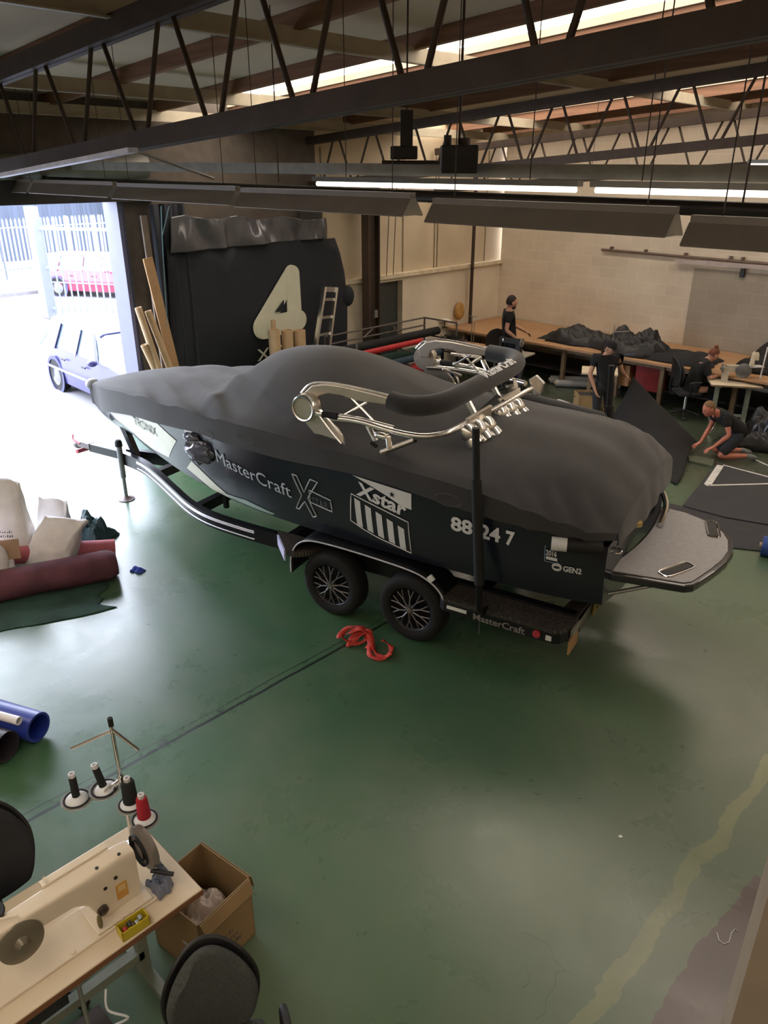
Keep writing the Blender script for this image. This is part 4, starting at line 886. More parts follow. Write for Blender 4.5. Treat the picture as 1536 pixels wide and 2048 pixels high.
def table(loc, rz, w_, d, h, top, label, cat='table', name='sewing_table', leg=None, edge=None):
    t = thing(name, label, cat, loc, rz); leg = leg or GALV
    tp = MB().box(-w_/2, w_/2, -d/2, d/2, h-.035, h).build('table_top', top, t, bevel=.006)
    if edge: MB().box(-w_/2-.003, w_/2+.003, -d/2-.003, d/2+.003, h-.034, h-.006).build('edge_band', edge, t)
    for s in (-1, 1):
        mb = MB(); mb.box(s*(w_/2-.16)-.035, s*(w_/2-.16)+.035, -.04, .04, .05, h-.035); mb.box(s*(w_/2-.16)-.025, s*(w_/2-.16)+.025, -d/2+.05, d/2-.05, h-.07, h-.035); mb.build('leg', leg, t)
        MB().box(s*(w_/2-.16)-.03, s*(w_/2-.16)+.03, -d/2+.04, d/2-.04, 0, .05).build('foot', leg, t)
    MB().box(-w_/2+.16, w_/2-.16, -.02, .02, .12, .17).build('stretcher', leg, t)
    return t
GLEG = mat('grey green table leg', '#8b9182', .5, .2); CRT = mat('cream laminate', '#d9cbb2', .45, var=.04, scale=2)
table((-9.35, 13.1, 0), radians(8), 1.15, .55, .78, mat('grey laminate', '#a09a8e', .5), 'small grey sewing table in front of the standing man', leg=MATS['dark iron leg'])
t = thing('sewing_machine', 'black sewing machine in front of the standing man', 'sewing machine', (-9.2, 13.1, .782), radians(8)); sew_head(t, .5, DK)
table((-7.15, 13.14, 0), radians(30), .66, .55, .76, CRT, 'cream sewing table partly hidden behind the man in the cap', leg=WD)
t = thing('thread_stand', 'thin metal thread stand rising above the man in the cap', 'thread stand', (-7.0, 13.22, .762)); MB().cyl((0, 0, 0), (0, 0, .85), .01, 8).build('post', GALV, t); MB().tube([(-.02, 0, .72), (.26, .1, .76)], .009, 6).build('arm', GALV, t); MB().lathe([(0, 0), (.05, 0), (.05, .01), (0, .01)], (0, 0, 0)).build('base', GALV, t)
WT = table((-4.98, 14.05, 0), radians(32), .85, .55, .76, CRT, 'small cream sewing table in front of the seated woman', leg=GLEG, edge=WD)
t = thing('sewing_machine', 'cream sewing machine the seated woman is working at', 'sewing machine', (-4.98, 14.05, .762), radians(212)); sew_head(t, .45, mat('cream machine enamel', '#b9b1a0', .35))
MB().lathe([(0, .02), (.12, .02), (.135, .01), (.135, 0), (0, 0)], (-.1, .07, .22), (0, 1, 0), 28).build('belt_guard', mat('smoky guard disc', '#7d7f80', .2, .3), t)
t = thing('thread_stand', 'white thread stand with cream cones beside the seated woman', 'thread stand', (-4.62, 14.22, .762), AZ); MB().tube([(0, 0, 0), (.03, 0, .65), (.1, 0, .66)], .014, 8).build('post', WHITE, t)
for k, (x, y, z) in enumerate(((-.1, .05, .42), (-.02, .1, .40), (-.13, .0, .32))): MB().lathe([(0, .14), (.015, .14), (.035, .11), (.045, 0), (0, 0)], (x-.06, y, z), (0, 0, 1), 14).build('thread_cone', mat('cream thread', '#cfc6ae', .8), t)
MB().box(-.22, .02, -.05, .12, .30, .31).build('cone_tray', WHITE, t)
# under the bench
q = P3(1150, 765, .1); roll('fabric_roll', (q.x-.55, q.y-.1, .09), (q.x+.55, q.y+.7, .09), .085, mat('grey vinyl', '#8e8e8c', .5), 'grey vinyl roll on the floor, left of a pair', group='grey rolls under the bench')
roll('fabric_roll', (q.x-.32, q.y-.25, .08), (q.x+.75, q.y+.55, .08), .075, MATS['grey vinyl'], 'grey vinyl roll on the floor, right of a pair', group='grey rolls under the bench')
c3 = thing('cardboard_box', 'open cardboard box with dark scraps beside the standing man in a cap', 'box', (-7.05, 12.62, 0), AZ)
mb = MB()
for q in ((-.21, .21, -.2, -.19), (-.21, .21, .19, .2), (-.21, -.2, -.2, .2), (.2, .21, -.2, .2)): mb.box(q[0], q[1], q[2], q[3], 0, .44)
mb.box(-.21, .21, -.2, .2, 0, .01); mb.build('box_wall', mat('tan carton', '#a1865c', .8), c3); heap('scraps', 0, 0, .33, .38, .36, .12, SAT, None, 0, 2.0, parent=c3)
t = thing('paper_roll', 'white paper roll lying beside the cardboard box', 'roll', (-7.5, 12.65, 0), AZ); MB().pipe((-.12, .2, .085), (.08, -.12, .085), .085, .03).build('paper', WHITE, t)
mb = MB(); mb.prism([(-.28, -.1, 0), (.0, -.12, 0), (.02, -.12, .2)], (.01, .03, 0)); mb.build('loose_sheet', WHITE, t)
o = box('red_box', mat('deep red carton', '#8c2426', .6), -.25, .25, -.18, .18, 0, .5); o.location = (-6.75, 14.5, .21); tag(o, 'deep red carton under the bench behind the black canvas', 'box')
o = box('tan_box', MATS['warm carton'], -.3, .3, -.2, .2, 0, .42); o.location = (-7.45, 14.55, .21); tag(o, 'tan carton under the bench left of the red carton', 'box')
# office chairs
def office_chair(loc, rz, m, label, back_h=.52, back_w=.46, arms=False, back_z=.60):
    t = thing('office_chair', label, 'chair', loc, rz); BK = mat('black plastic', '#1a1a1b', .5)
    def seat(u, v): a = (u-.5)*2; b2 = (v-.5)*2; r = (1-.12*b2*b2*a*a); return Vector((a*.25*r, b2*.24*r, .50+.02*(1-a*a)*(1-b2*b2)))
    mb = MB(); mb.grid(seat, 12, 12); mb.build('seat', m, t, solid=.06, sub=1)
    def back(u, v): a = (u-.5)*2; b2 = (v-.5)*2; k = .48 if b2 > 0 else .36; z = b2*sqrt(1-k*a*a)*.5+.5; x_ = a*sqrt(1-k*b2*b2)*(1-.10*max(0, b2)**2); return Vector((x_*back_w/2, .27-.05*a*a+.05*z-.03*sin(z*pi), back_z+back_h*z))
    mb = MB(); mb.grid(back, 16, 16); mb.build('backrest', m, t, solid=.055, sub=1)
    mb = MB(); mb.grid(lambda u, v: back(u, v)+Vector(((u-.5)*.035, .042, (v-.5)*.03)), 16, 16); mb.build('back_shell', BK, t, solid=.02, sub=1)
    MB().tube([(0, .05, .45), (0, .30, .45), (0, .335, .60), (0, .33, .75)], .022, 8).build('back_bracket', BK, t)
    MB().cyl((0, 0, .12), (0, 0, .47), .028, 14).build('gas_stem', CHROME, t)
    mb = MB()
    for k in range(5): a = k*2*pi/5+.3; mb.tube([(0, 0, .13), (.15*cos(a), .15*sin(a), .11), (.28*cos(a), .28*sin(a), .075)], [.03, .022, .016], 8)
    mb.build('star_base', BK, t)
    for k in range(5): a = k*2*pi/5+.3; MB().cyl((.28*cos(a)-.02*sin(a), .28*sin(a)+.02*cos(a), .03), (.28*cos(a)+.02*sin(a), .28*sin(a)-.02*cos(a), .03), .03, 12).build('castor', BK, t)
    if arms:
        for s in (-1, 1): MB().tube(smooth_path([(s*.24, .05, .47), (s*.29, .05, .55), (s*.30, .08, .70), (s*.29, -.12, .72)], 4), .02, 8).build('armrest', BK, t)
    return t
GFAB = mat('dark grey woven fabric', '#3f4340', .95, var=.15, scale=60, bump=.2, bscale=300)
BFAB = mat('charcoal fabric', '#232428', .9, var=.1)
office_chair((-10.05, 13.75, 0), radians(-140), BFAB, 'dark office chair behind the standing man by the bench')
office_chair((-5.72, 13.85, 0), radians(-55+180+10), BFAB, 'dark office chair the woman sits on', arms=True)
# black sheet held between the two men
A1 = GP(1256, 752, .98); A1 = Vector((-5.95, 12.1, 1.02)); B1 = Vector((-4.72, 12.2, .14)); C1 = Vector((-4.28, 10.5, .01)); D1 = Vector((-6.1, 11.45, .01))
def sheet(u, v):
    top = A1.lerp(B1, u); bot = D1.lerp(C1, u); p = top.lerp(bot, v**.85)
    p.z = top.z*(1-v)**1.15*(1-.12*sin(pi*u))+.012; p += Vector((.03*sin(v*6+u*3), .05*sin(u*5+v*4)*(1-v), .012*abs(sin(u*9+v*5)))); return p
mb = MB(); mb.grid(sheet, 40, 40); tag(mb.build('canvas_panel', mat('matt black canvas', '#18181a', .9, var=.08), None, solid=.006), 'large black canvas panel stretched between the standing and kneeling men', 'canvas')
def flat(name, pts, m, z, h, label, cat, uneven=0):
    P = [(p.x, p.y, z) for p in [GP(x, y, z) for x, y in pts]]; mb = MB(); mb.prism(P, (0, 0, h)); o = mb.build(name, m); tag(o, label, cat); return o
GPV = mat('charcoal canvas', '#38383b', .85, var=.08)
flat('canvas_panel', [(1436, 925), (1365, 1012), (1450, 1035), (1650, 1070), (1700, 1000)], GPV, .02, .012, 'charcoal canvas panel with white taped outline on the floor', 'canvas')
flat('canvas_panel', [(1330, 1006), (1290, 1080), (1420, 1092), (1530, 1104), (1680, 1130), (1690, 1082), (1450, 1034)], mat('charcoal canvas lower', '#343437', .85), .002, .012, 'charcoal canvas strip lying behind the grey swim platform', 'canvas')
tp = thing('tape_outline', 'white tape triangle stuck on the charcoal canvas panel', 'tape', (0, 0, 0)); TP = mat('white tape', '#cfcfca', .6)
for a, b_, wd in (((1441, 931), (1415, 970), .10), ((1446, 930), (1560, 960), .035), ((1412, 971), (1560, 967), .04)):
    p, q = GP(*a, .034), GP(*b_, .034); MB().beam((p.x, p.y, .036), (q.x, q.y, .036), wd, .003).build('tape_strip', TP, tp)
o = MB().beam(GP(1500, 915, .01), GP(1545, 935, .01), .03, .008).build('white_batten', TP); tag(o, 'short white strip on the floor behind the kneeling man', 'strip')
BF = mat('deep blue fabric', '#2b4a8f', .7); roll('fabric_roll', (-2.55, 9.12, .12), (-1.6, 9.4, .12), .12, BF, 'blue fabric roll cut off by the right edge of the view')
q = GP(1530, 855, .25); heap('bin_bag', q.x+.35, q.y-.15, 0, 1.2, .8, .8, mat('black polythene', '#17181a', .3, var=.1), 'black polythene bundle behind the kneeling man', .3, 7.7)
flat('floor_batten', [(1375, 912), (1378, 925), (1425, 935), (1428, 922)], mat('grey green floor board', '#5d6354', .8), .0, .03, 'grey green board on the floor before the kneeling man', 'board')
q = GP(1420, 852, .15); o = MB().tube([(q.x, q.y, .02), (q.x+.05, q.y+.03, .12), (q.x+.02, q.y+.06, .2)], .015, 6).build('scissors', ALU); tag(o, 'bright metal tool lying beside the kneeling man', 'tool')

# ================================================================= floor goods at the left
MAR = mat('dirty maroon carpet', '#5f3842', .9, var=.25, scale=4); DGR = mat('dirty dark green cloth', '#28443a', .9, var=.3, scale=3)
t = thing('carpet_roll', 'long dirty maroon roll lying under the white sacks', 'carpet roll', (0, 0, 0))
a = Vector((-8.35, 1.35, .17)); b_ = Vector((-7.62, 3.42, .16))
def rollf(u, v):
    p = a.lerp(b_, u); n_ = Vector((-(b_-a).y, (b_-a).x, 0)).normalized(); q = 2*pi*v; r = .165*(1+.08*noise.noise((u*5, cos(q), sin(q))))*(1-.25*max(0, (u-.95)/.05)**2)
    return p+n_*r*1.15*cos(q)+Vector((0, 0, r*.98*sin(q)))
mb = MB(); mb.grid(rollf, 50, 28, cv=True); e = [rollf(1, k/28) for k in range(28)]; mb.add(e, [tuple(range(28))]); mb.build('carpet', MAR, t)
MB().tube(smooth_path([rollf(.35, .2), rollf(.5, .14), rollf(.62, .2), rollf(.8, .12), rollf(.96, .2)], 5), .008, 6).build('loose_cord', mat('grey green cord', '#5a6a60', .8), t)
o = roll('fabric_roll', (-8.75, 2.0, .33), (-8.05, 3.62, .12), .11, mat('washed pink canvas', '#b0626c', .85, var=.15), 'pink roll poking out behind the maroon carpet roll', core=False)
heap('ground_sheet', -7.75, 2.1, .0, .8, 2.2, .05, DGR, 'dark green sheet spread in front of the maroon roll', radians(-19), 3.1, .15)
SACK = mat('white woven polypropylene', '#e0dcdc', .6, var=.08, bump=.15, bscale=120)
def sack(loc, sx, sy, h, label, lean=(0, 0), seed=0, peak=.5):
    t = thing('sack', label, 'sack', loc, AZ)
    def f(u, v):
        q = 2*pi*u; e = .55; c_ = cos(q); s_ = sin(q); wv = (1-.18*v)*(.93+.07*sin(min(1, v*4)*pi/2)); dv = (1-.93*v**1.7)
        n_ = 1+.10*noise.noise((c_*1.3+seed, s_*1.3, v*2.2))+.05*noise.noise((c_*3+seed, s_*3, v*6))
        X = sx/2*wv*(1 if c_ > 0 else -1)*abs(c_)**e*n_; Y = sy/2*dv*(1 if s_ > 0 else -1)*abs(s_)**e*n_
        return Vector((X+lean[0]*v*v, Y+lean[1]*v*v, h*v*(1+peak*.22*(-c_)*max(0, v-.5))+.012*sin(q*5+seed)*v))
    mb = MB(); mb.grid(f, 40, 24, cu=True); mb.add([f(k/40, 1) for k in range(40)], [tuple(range(40))]); mb.build('sack_body', SACK, t, sub=0)
    return t, f
s1, f1 = sack((-8.62, 2.72, .1), .46, .36, 1.0, 'tall white sack with black stamped lettering standing upright', (-.02, .02), 1.0)
DKL = mat('faded black print', '#57565c', .7)
def marks(n, rows, fn, name, m, parent, seed=1):       # worn print, too faint to read
    rnd = random.Random(seed); mb = MB()
    for r in range(rows):
        x = 0
        for k in range(n):
            w_ = rnd.uniform(.006, .02); h_ = rnd.uniform(.012, .03); mb.add([fn(x, -r*.055), fn(x+w_, -r*.055), fn(x+w_+.004, -r*.055+h_), fn(x+.004, -r*.055+h_)], [(0, 1, 2, 3)]); x += w_+rnd.uniform(.006, .016)
    return mb.build(name, m, parent)
marks(9, 4, lambda x, y: Vector((-.11+x, -.205, .44+y)), 'stamped_lettering', DKL, s1)
s2, f2 = sack((-8.32, 3.0, .12), .58, .5, .5, 'slumped white sack leaning right of the tall sack', (.22, .02), 4.0)
s3, f3 = sack((-8.45, 2.25, .1), .7, .5, .55, 'low white sack left of the tall sack', (-.05, -.1), 7.0)
s4, f4 = sack((-8.95, 3.3, .0), .42, .4, .55, 'pale wrinkled sack behind the slumped white sack', (0, .1), 9.0)
t_ = Matrix.Translation((-8.27, 2.50, .42)) @ Matrix.Rotation(radians(60), 4, 'Z') @ Matrix.Rotation(radians(-14), 4, 'X'); o = box('cardboard_piece', mat('tan card', '#a98a70', .8), -.13, .13, -.01, .01, -.10, .12, None, t_); tag(o, 'tan cardboard piece propped against the sacks', 'cardboard')
heap('teal_bag', -8.75, 3.68, .0, .5, .45, .38, mat('dark teal bag', '#2f4a50', .6, var=.2), 'dark teal bag behind the white sacks', .4, 2.9)
heap('blue_rag', -7.55, 3.62, .0, .16, .10, .05, mat('bright blue rag', '#3d55b8', .8), 'small bright blue scrap at the end of the maroon roll', .4, 1.9)
# rolls cut by the left edge
roll('vinyl_roll', (-7.05, .92, .13), (-5.50, 1.60, .13), .125, BLU, 'royal blue vinyl roll at the left edge of the floor', ri=.10, core=False)
t = thing('tube_bundle', 'white plastic tube resting between the blue and black rolls', 'tube', (0, 0, 0)); MB().pipe((-7.0, .78, .27), (-5.5, 1.47, .27), .035, .028).build('tube', mat('white plastic tube', '#e6e4ea', .25), t)
roll('vinyl_roll', (-6.75, .70, .13), (-5.45, 1.33, .13), .125, mat('plum black vinyl', '#3a343c', .45), 'plum black vinyl roll beside the blue roll', ri=.11, core=False)
roll('vinyl_roll', (-6.5, .52, .07), (-5.38, 1.12, .07), .065, MATS['plum black vinyl'], 'thin plum black roll nearest the thread stand', ri=.045, core=False)
# red lashing strap by the wheel
STRP = mat('red webbing', '#c23a2c', .7, var=.12)
def ribbon(pts, w_, name, parent, m):
    P = smooth_path(pts, 8); mb = MB(); vs = []
    for i, p in enumerate(P):
        d = (P[min(i+1, len(P)-1)]-P[max(i-1, 0)]).normalized(); s = d.cross(Vector((sin(i*.35)*.7, cos(i*.5)*.5, 1))).normalized(); vs += [p+s*w_/2, p-s*w_/2]
    mb.add(vs, [(2*i, 2*i+1, 2*i+3, 2*i+2) for i in range(len(P)-1)], True); return mb.build(name, m, parent, solid=.003)
t = thing('lashing_strap', 'tangled red webbing strap lying against the rear trailer wheel', 'strap', (-4.60, 4.42, 0), AZ)
ribbon([(-.27, .06, .03), (-.18, .13, .09), (-.05, .12, .10), (.02, .02, .05), (-.10, -.03, .03), (-.22, .03, .08), (-.14, .12, .13), (.0, .09, .12), (.05, -.03, .06), (.03, -.12, .03)], .05, 'webbing', t, STRP)
ribbon([(.0, .10, .10), (-.12, .03, .06), (-.16, -.05, .02), (-.06, .02, .07), (.04, .05, .12), (.08, -.05, .06), (.05, -.2, .03), (.14, -.27, .02), (.24, -.2, .02), (.26, -.08, .03), (.18, .0, .05)], .05, 'webbing', t, STRP)
ribbon([(-.2, .08, .05), (-.05, .06, .14), (.06, .0, .09), (.1, -.14, .03), (.18, -.26, .02), (.26, -.22, .05)], .05, 'webbing', t, STRP)

# ================================================================= sewing station in the foreground
TBR = radians(90)
TC = (-3.10, .62, 0)
st = thing('sewing_table', 'large cream sewing table with wood edge in the foreground', 'table', TC)
tw = .34
TPM = mat('worn cream laminate', '#d8c8ae', .4, var=.05, scale=1.5)
MB().box(-tw, tw, -1.0, .80, .705, .748).build('table_top', TPM, st, bevel=.006)
MB().box(-tw-.003, tw+.003, -1.003, .803, .706, .742).build('edge_band', mat('brown ply edge', '#7d5538', .6, var=.1, stretch=(1, 1, 20)), st)
box('hinge_line', mat('dark gap', '#4b4036', .8), .208, .211, -1.0, .45, .7482, .7488, st)
for y in (-.6, .55):
    mb = MB(); mb.box(-.03, .03, y-.03, y+.03, .05, .70); mb.build('leg', GLEG, st); MB().box(-.28, .30, y-.03, y+.03, 0, .05).build('foot', GLEG, st); MB().box(-.28, .30, y-.03, y+.03, .66, .705).build('bearer', GLEG, st)
MB().box(-.03, .03, -.6, .55, .14, .20).build('stretcher', GLEG, st)
MB().lathe([(0, -.16), (.10, -.15), (.12, -.05), (.12, .1), (.08, .16), (0, .17)], (-.05, .15, .52), (0, 1, 0), 24).build('clutch_motor', DK, st)
box('drawer_box', DK, .0, .30, -.35, .05, .58, .70, st)
MB().cyl((.25, .12, .2), (.25, .12, .70), .012, 8).build('treadle_rod', GALV, st); MB().box(.05, .32, -.1, .25, .06, .085).build('treadle', BLK, st)
t = thing('cable_bundle', 'loose pale cables hanging under the foreground sewing table', 'cable', (TC[0]+.38, TC[1]-.1, 0))
MB().tube(smooth_path([(0, .3, .6), (.03, .28, .5), (.08, .35, .42), (.02, .3, .35)], 5), .006, 6).build('cable', WHITE, t); MB().tube(smooth_path([(.0, -.05, .5), (.05, .0, .38), (.1, .1, .40), (.03, .15, .3)], 5), .006, 6).build('cable', WHITE, t)
MB().box(.0, .12, .05, .13, .33, .36).build('plug', WHITE, t)
# the machine: pillar at the far (right) end, long arm towards the left
CRE = mat('cream machine paint', '#e0d3bd', .3, var=.03, coat=.3)
sm = thing('sewing_machine', 'large cream long-arm sewing machine on the foreground table', 'sewing machine', (-3.0, .62, .749))
def rbox(x0, x1, y0, y1, z0, z1, name, m=CRE, bev=.02, parent=sm): return MB().box(x0, x1, y0, y1, z0, z1).build(name, m, parent, bevel=bev)
rbox(-.11, .13, -.75, .60, 0, .014, 'bed_plate', CRE, .004)
def arm(u, v):       # arm body, tapering towards the needle end
    y = .55-1.25*u; h0 = itp(u, [0, .15, .19, .22, .27, 1], [.012, .014, .06, .17, .215, .225]); h1 = itp(u, [0, .05, .3, 1], [.335, .345, .345, .335]); w_ = itp(u, [0, .2, .4, 1], [.056, .062, .052, .045])
    q = 2*pi*v; cx = cos(q); cz = sin(q); e = .28; X = w_*(1 if cx > 0 else -1)*abs(cx)**e; Z = (h0+h1)/2+(h1-h0)/2*(1 if cz > 0 else -1)*abs(cz)**e; return Vector((X-.0, y, Z))
mb = MB(); mb.grid(arm, 60, 40, cv=True); mb.add([arm(0, k/40) for k in range(40)], [tuple(range(40))]); mb.add([arm(1, k/40) for k in range(40)], [tuple(range(40))]); mb.build('machine_arm', CRE, sm)
rbox(-.05, .05, -.78, -.62, .06, .30, 'needle_head', CRE, .02)
rbox(-.09, .12, .27, .58, .014, .03, 'pillar_base', CRE, .006)
HW = mat('grey cast handwheel', '#7f7872', .35, .3, var=.05)
MB().lathe([(0, .06), (.028, .06), (.032, .03), (.055, .025), (.06, .012), (.095, .018), (.115, .04), (.122, .03), (.122, .0), (.10, -.01), (0, -.01)], (-.02, .62, .235), (0, 1, 0), 40).build('handwheel', HW, sm)
MB().lathe([(.06, 0), (.06, .03), (.09, .032), (.09, 0)], (-.02, .595, .235), (0, 1, 0), 32).build('belt_pulley', DK, sm)
MB().lathe([(0, .05), (.022, .05), (.028, .02), (.035, .012), (.085, .014), (.105, .008), (.108, -.004), (.10, -.012), (0, -.012)], (.06, -.05, .23), (1, 0, .12), 40).build('bobbin_disc', mat('olive grey disc', '#7c7565', .35, .3, var=.05), sm)
MB().cyl((.03, -.05, .23), (.06, -.05, .23), .03, 14).build('disc_axle', HW, sm)
MB().lathe([(0, .03), (.012, .03), (.028, .02), (.03, .0), (0, 0)], (.058, .335, .10), (1, 0, 0), 20).build('tension_dial', mat('dark chrome', '#5a504a', .3, .7), sm)
MB().ball((.095, .30, .075), .012, .014, .05).build('lift_lever', mat('olive lever', '#6e6444', .5), sm)
rbox(-.09, -.045, .12, .46, .342, .356, 'top_rail', CRE, .003)
for y in (.48, .36): MB().cyl((.03, y, .343), (.03, y, .349), .009, 12).build('oil_hole', DK, sm)
MB().cyl((-.06, .14, .34), (-.06, .14, .40), .008, 10).build('thread_guide', ALU, sm)
MB().tube([(-.02, -.22, .352), (.0, -.1, .37), (.035, -.03, .365)], .008, 6).build('take_up_lever', CRE, sm)
MB().tube([(-.085+.10*cos(a*.2), -.20+.14*sin(a*.2), .352) for a in range(5, 22)], .012, 6).build('guard_rim', DK, sm)
for (y, z) in ((.37, .22), (.43, .245)): MB().cyl((.054, y, z), (.064, y, z), .010, 12).build('screw', DK, sm)
lb = MB().box(.058, .0625, .42, .48, .09, .19).build('warning_label', mat('orange label', '#cf9a4c', .6), sm)
MB().box(.0625, .063, .43, .47, .14, .18).build('label_window', mat('label pale', '#e2c487', .6), lb)
marks(8, 1, lambda x, y: Vector((.052, -.0+x*.8, .268+y*.6)), 'maker_lettering', DKL, sm, 5)
for i, y in enumerate((.40, .46, .14)): MB().lathe([(0, .012), (.014, .01), (.016, 0), (0, 0)], (.11, y, .014), (0, 0, 1), 12).build('bed_screw', CRE, sm)
# yellow tub with bits
tb_ = thing('parts_tub', 'yellow plastic tub of bobbins on the foreground table', 'tub', tuple(GP(267, 1852, .77))[:2]+(.749,), radians(88))
YEL = mat('yellow plastic', '#c9b431', .4, var=.04); mb = MB()
for q in ((-.075, .075, -.035, -.03), (-.075, .075, .03, .035), (-.075, -.07, -.035, .035), (.07, .075, -.035, .035)): mb.box(*q, 0, .06)
mb.box(-.075, .075, -.035, .035, 0, .005); mb.build('tub_wall', YEL, tb_)
for k, (x, y, c) in enumerate(((-.045, -.005, '#a33030'), (-.015, .01, '#3b3b3b'), (.015, -.01, '#aab0b5'), (.042, .008, '#9aa0a5'), (.0, -.012, '#4b4436'))): MB().cyl((x, y-.01, .035), (x, y+.01, .045), .013, 12).build('bobbin', mat('bobbin'+str(k), c, .3, .4), tb_)
o = heap('plastic_bag', -2.93, 1.27, .749, .13, .11, .14, mat('blue grey bag', '#6d7486', .4, var=.2), 'blue grey plastic bag beside the handwheel', .1, 2.3)
o = MB().cyl(Vector((-2.95, 1.24, .88)), Vector((-2.86, 1.32, .86)), .012, 10).build('spindle', DK); tag(o, 'short black spindle lying against the plastic bag', 'spindle')
# thread stand with four cones
B0 = Vector((-3.30, 1.31, .749))
ts = thing('thread_stand', 'tall chrome thread stand with four cone plates at the foreground table', 'thread stand', tuple(B0), AZ)
MB().cyl((0, 0, 0), (0, 0, .86), .0105, 12).build('post', CHROME, ts); MB().cyl((0, 0, .85), (0, 0, .90), .014, 12).build('post_cap', RUB, ts); MB().lathe([(0, 0), (.04, 0), (.04, .012), (.015, .03), (0, .03)], (0, 0, 0), (0, 0, 1), 20).build('base_clamp', CHROME, ts)
AR = [Vector((-.235, .04, .70)), Vector((.17, .05, .74))]
MB().tube([(0, 0, .82), (-.225, -.02, .715)], .0085, 8).build('guide_arm', CHROME, ts); MB().tube([(0, 0, .825), (.14, -.04, .72)], .0085, 8).build('guide_arm', CHROME, ts)
MB().cyl((0, 0, .475), (0, 0, .505), .018, 14).build('collar', CHROME, ts)
plates = [(-.255, -.02, .355, .085), (-.115, .03, .38, .085), (.045, -.03, .33, .08), (.135, -.10, .29, .08)]
for i, (x, y, z, r) in enumerate(plates):
    MB().lathe([(0, 0), (r, 0), (r, .004), (0, .006)], (x, y, z), (0, 0, 1), 32).build('cone_plate', mat('chrome plate', '#c9c9c4', .25, .7), ts)
    MB().tube([(r*.8*cos(a*pi/12)+x, r*.8*sin(a*pi/12)+y, z+.008) for a in range(24)], .005, 6, closed=True).build('plate_ring', RUB, ts)
    MB().tube([(0, 0, .49), (x*.6, y*.6, z-.004), (x, y, z-.004)], .007, 6).build('plate_arm', CHROME, ts)
def cone(i, col, r0, r1, h, label, hollow=False, tilt=(0, 0)):
    x, y, z, r = plates[i]; ax = Vector((tilt[0], tilt[1], 1)).normalized(); t = thing('thread_cone', label, 'thread cone', B0+Matrix.Rotation(AZ, 3, 'Z') @ Vector((x, y, z+.0045)), AZ, 'thread cones on the stand')
    MB().lathe([(0, 0), (.062, 0), (.06, .004), (.028, .026), (0, .026)], (0, 0, 0), ax, 28).build('cone_seat', WHITE, t)
    MB().lathe([(0, .02), (r0, .022), (r0*1.02, .03), (r1, h-.012), (r1*.85, h), (0, h)], (0, 0, 0), ax, 28).build('thread', mat(col[0], col[1], .85, var=.12, scale=3, stretch=(1, 1, 60), bump=.3, bscale=40), t)
    MB().lathe([(.011, h-.01), (.018, h), (.018, h+.022), (.010, h+.024), (.008, h)], (0, 0, 0), ax, 18).build('cone_tip', WHITE, t)
NT = ('black thread', '#191b1c')
cone(0, NT, .021, .020, .16, 'thin black thread cone at the far left of the stand')
cone(1, NT, .021, .020, .155, 'thin black thread cone second from the left', tilt=(-.18, 0))
cone(2, NT, .040, .036, .165, 'fat black thread cone beside the red one')
cone(3, ('crimson thread', '#a81f31'), .036, .030, .155, 'fat crimson thread cone at the right of the stand')
# cardboard box beside the table
KB = mat('brown corrugated cardboard', '#8f7550', .8, var=.05)
bx = thing('cardboard_box', 'open brown cardboard box with plastic scraps beside the foreground table', 'box', (-3.02, 1.54, 0), radians(8))
mb = MB()
for q in ((-.215, .215, -.20, -.193), (-.215, .215, .193, .20), (-.215, -.208, -.20, .20), (.208, .215, -.20, .20)): mb.box(*q, 0, .48)
mb.box(-.215, .215, -.20, .20, 0, .008); mb.build('box_wall', KB, bx)
MB().prism([(-.215, .205, .48), (.215, .205, .48), (.20, .235, .36), (-.20, .235, .36)], (0, .005, 0)).build('flap', KB, bx)
MB().prism([(.22, -.19, .48), (.22, .19, .48), (.25, .18, .40), (.25, -.18, .40)], (.005, 0, 0)).build('flap', KB, bx)
heap('scraps', 0, -.03, .22, .34, .27, .17, mat('clear plastic scraps', '#cfc3bc', .25, var=.15), None, 0, 4.4, parent=bx)
marks(8, 3, lambda x, y: Vector((.2165, -.13+x, .20+y)), 'printed_lettering', DKL, bx, 3)
office_chair((-2.02, 1.03, 0), radians(66), GFAB, 'grey fabric office chair with black shell at the bottom of the view', .50, .44, arms=True, back_z=.49)
office_chair((-3.38, .66, 0), radians(90), BFAB, 'dark office chair cut off by the left edge behind the sewing table', .62, .46)
# partition wall end under the viewpoint
PWX, PWY = -.40, 2.26
o = MB().prism([(PWX, PWY, 0), (PWX+1.5, PWY+.75, 0), (PWX+1.55, PWY+.65, 0), (PWX+.05, PWY-.1, 0)], (0, 0, 2.3)).build('wall_partition', mat('beige plaster', '#8f8270', .85, var=.05)); struct(o)

# ================================================================= the yard outside
YC = mat('fence steel', '#6b7080', .5, var=.04)
def fence(X, ya, yb, z0, h, step, label, name, wd=.07):
    t = thing(name, label, 'fence', (X, 0, 0)); n_ = int((yb-ya)/step); k = 0
    for i in range(n_):
        y = ya+i*step; mb = MB(); mb.prism([(0, y, z0), (0, y+wd, z0), (0, y+wd, z0+h-.1), (0, y+wd/2, z0+h), (0, y, z0+h-.1)], (.02, 0, 0))
        if k < 99: mb.build('pale', YC, t); k += 1
    for z in (.35, h-.4): MB().box(-.05, -.01, ya, yb, z0+z, z0+z+.06).build('rail', YC, t)
    for j in range(int((yb-ya)/2.8)+1): MB().box(-.12, -.04, ya+j*2.8, ya+j*2.8+.1, z0, z0+h).build('post', YC, t)
    return t
fence(-34, 7.0, 18.5, 0, 2.35, .17, 'pale palisade fence along the back of the yard', 'palisade_fence', .08)
g = thing('palisade_gate', 'white palisade gate leaf standing open beyond the parked car', 'gate', (0, 0, 0))
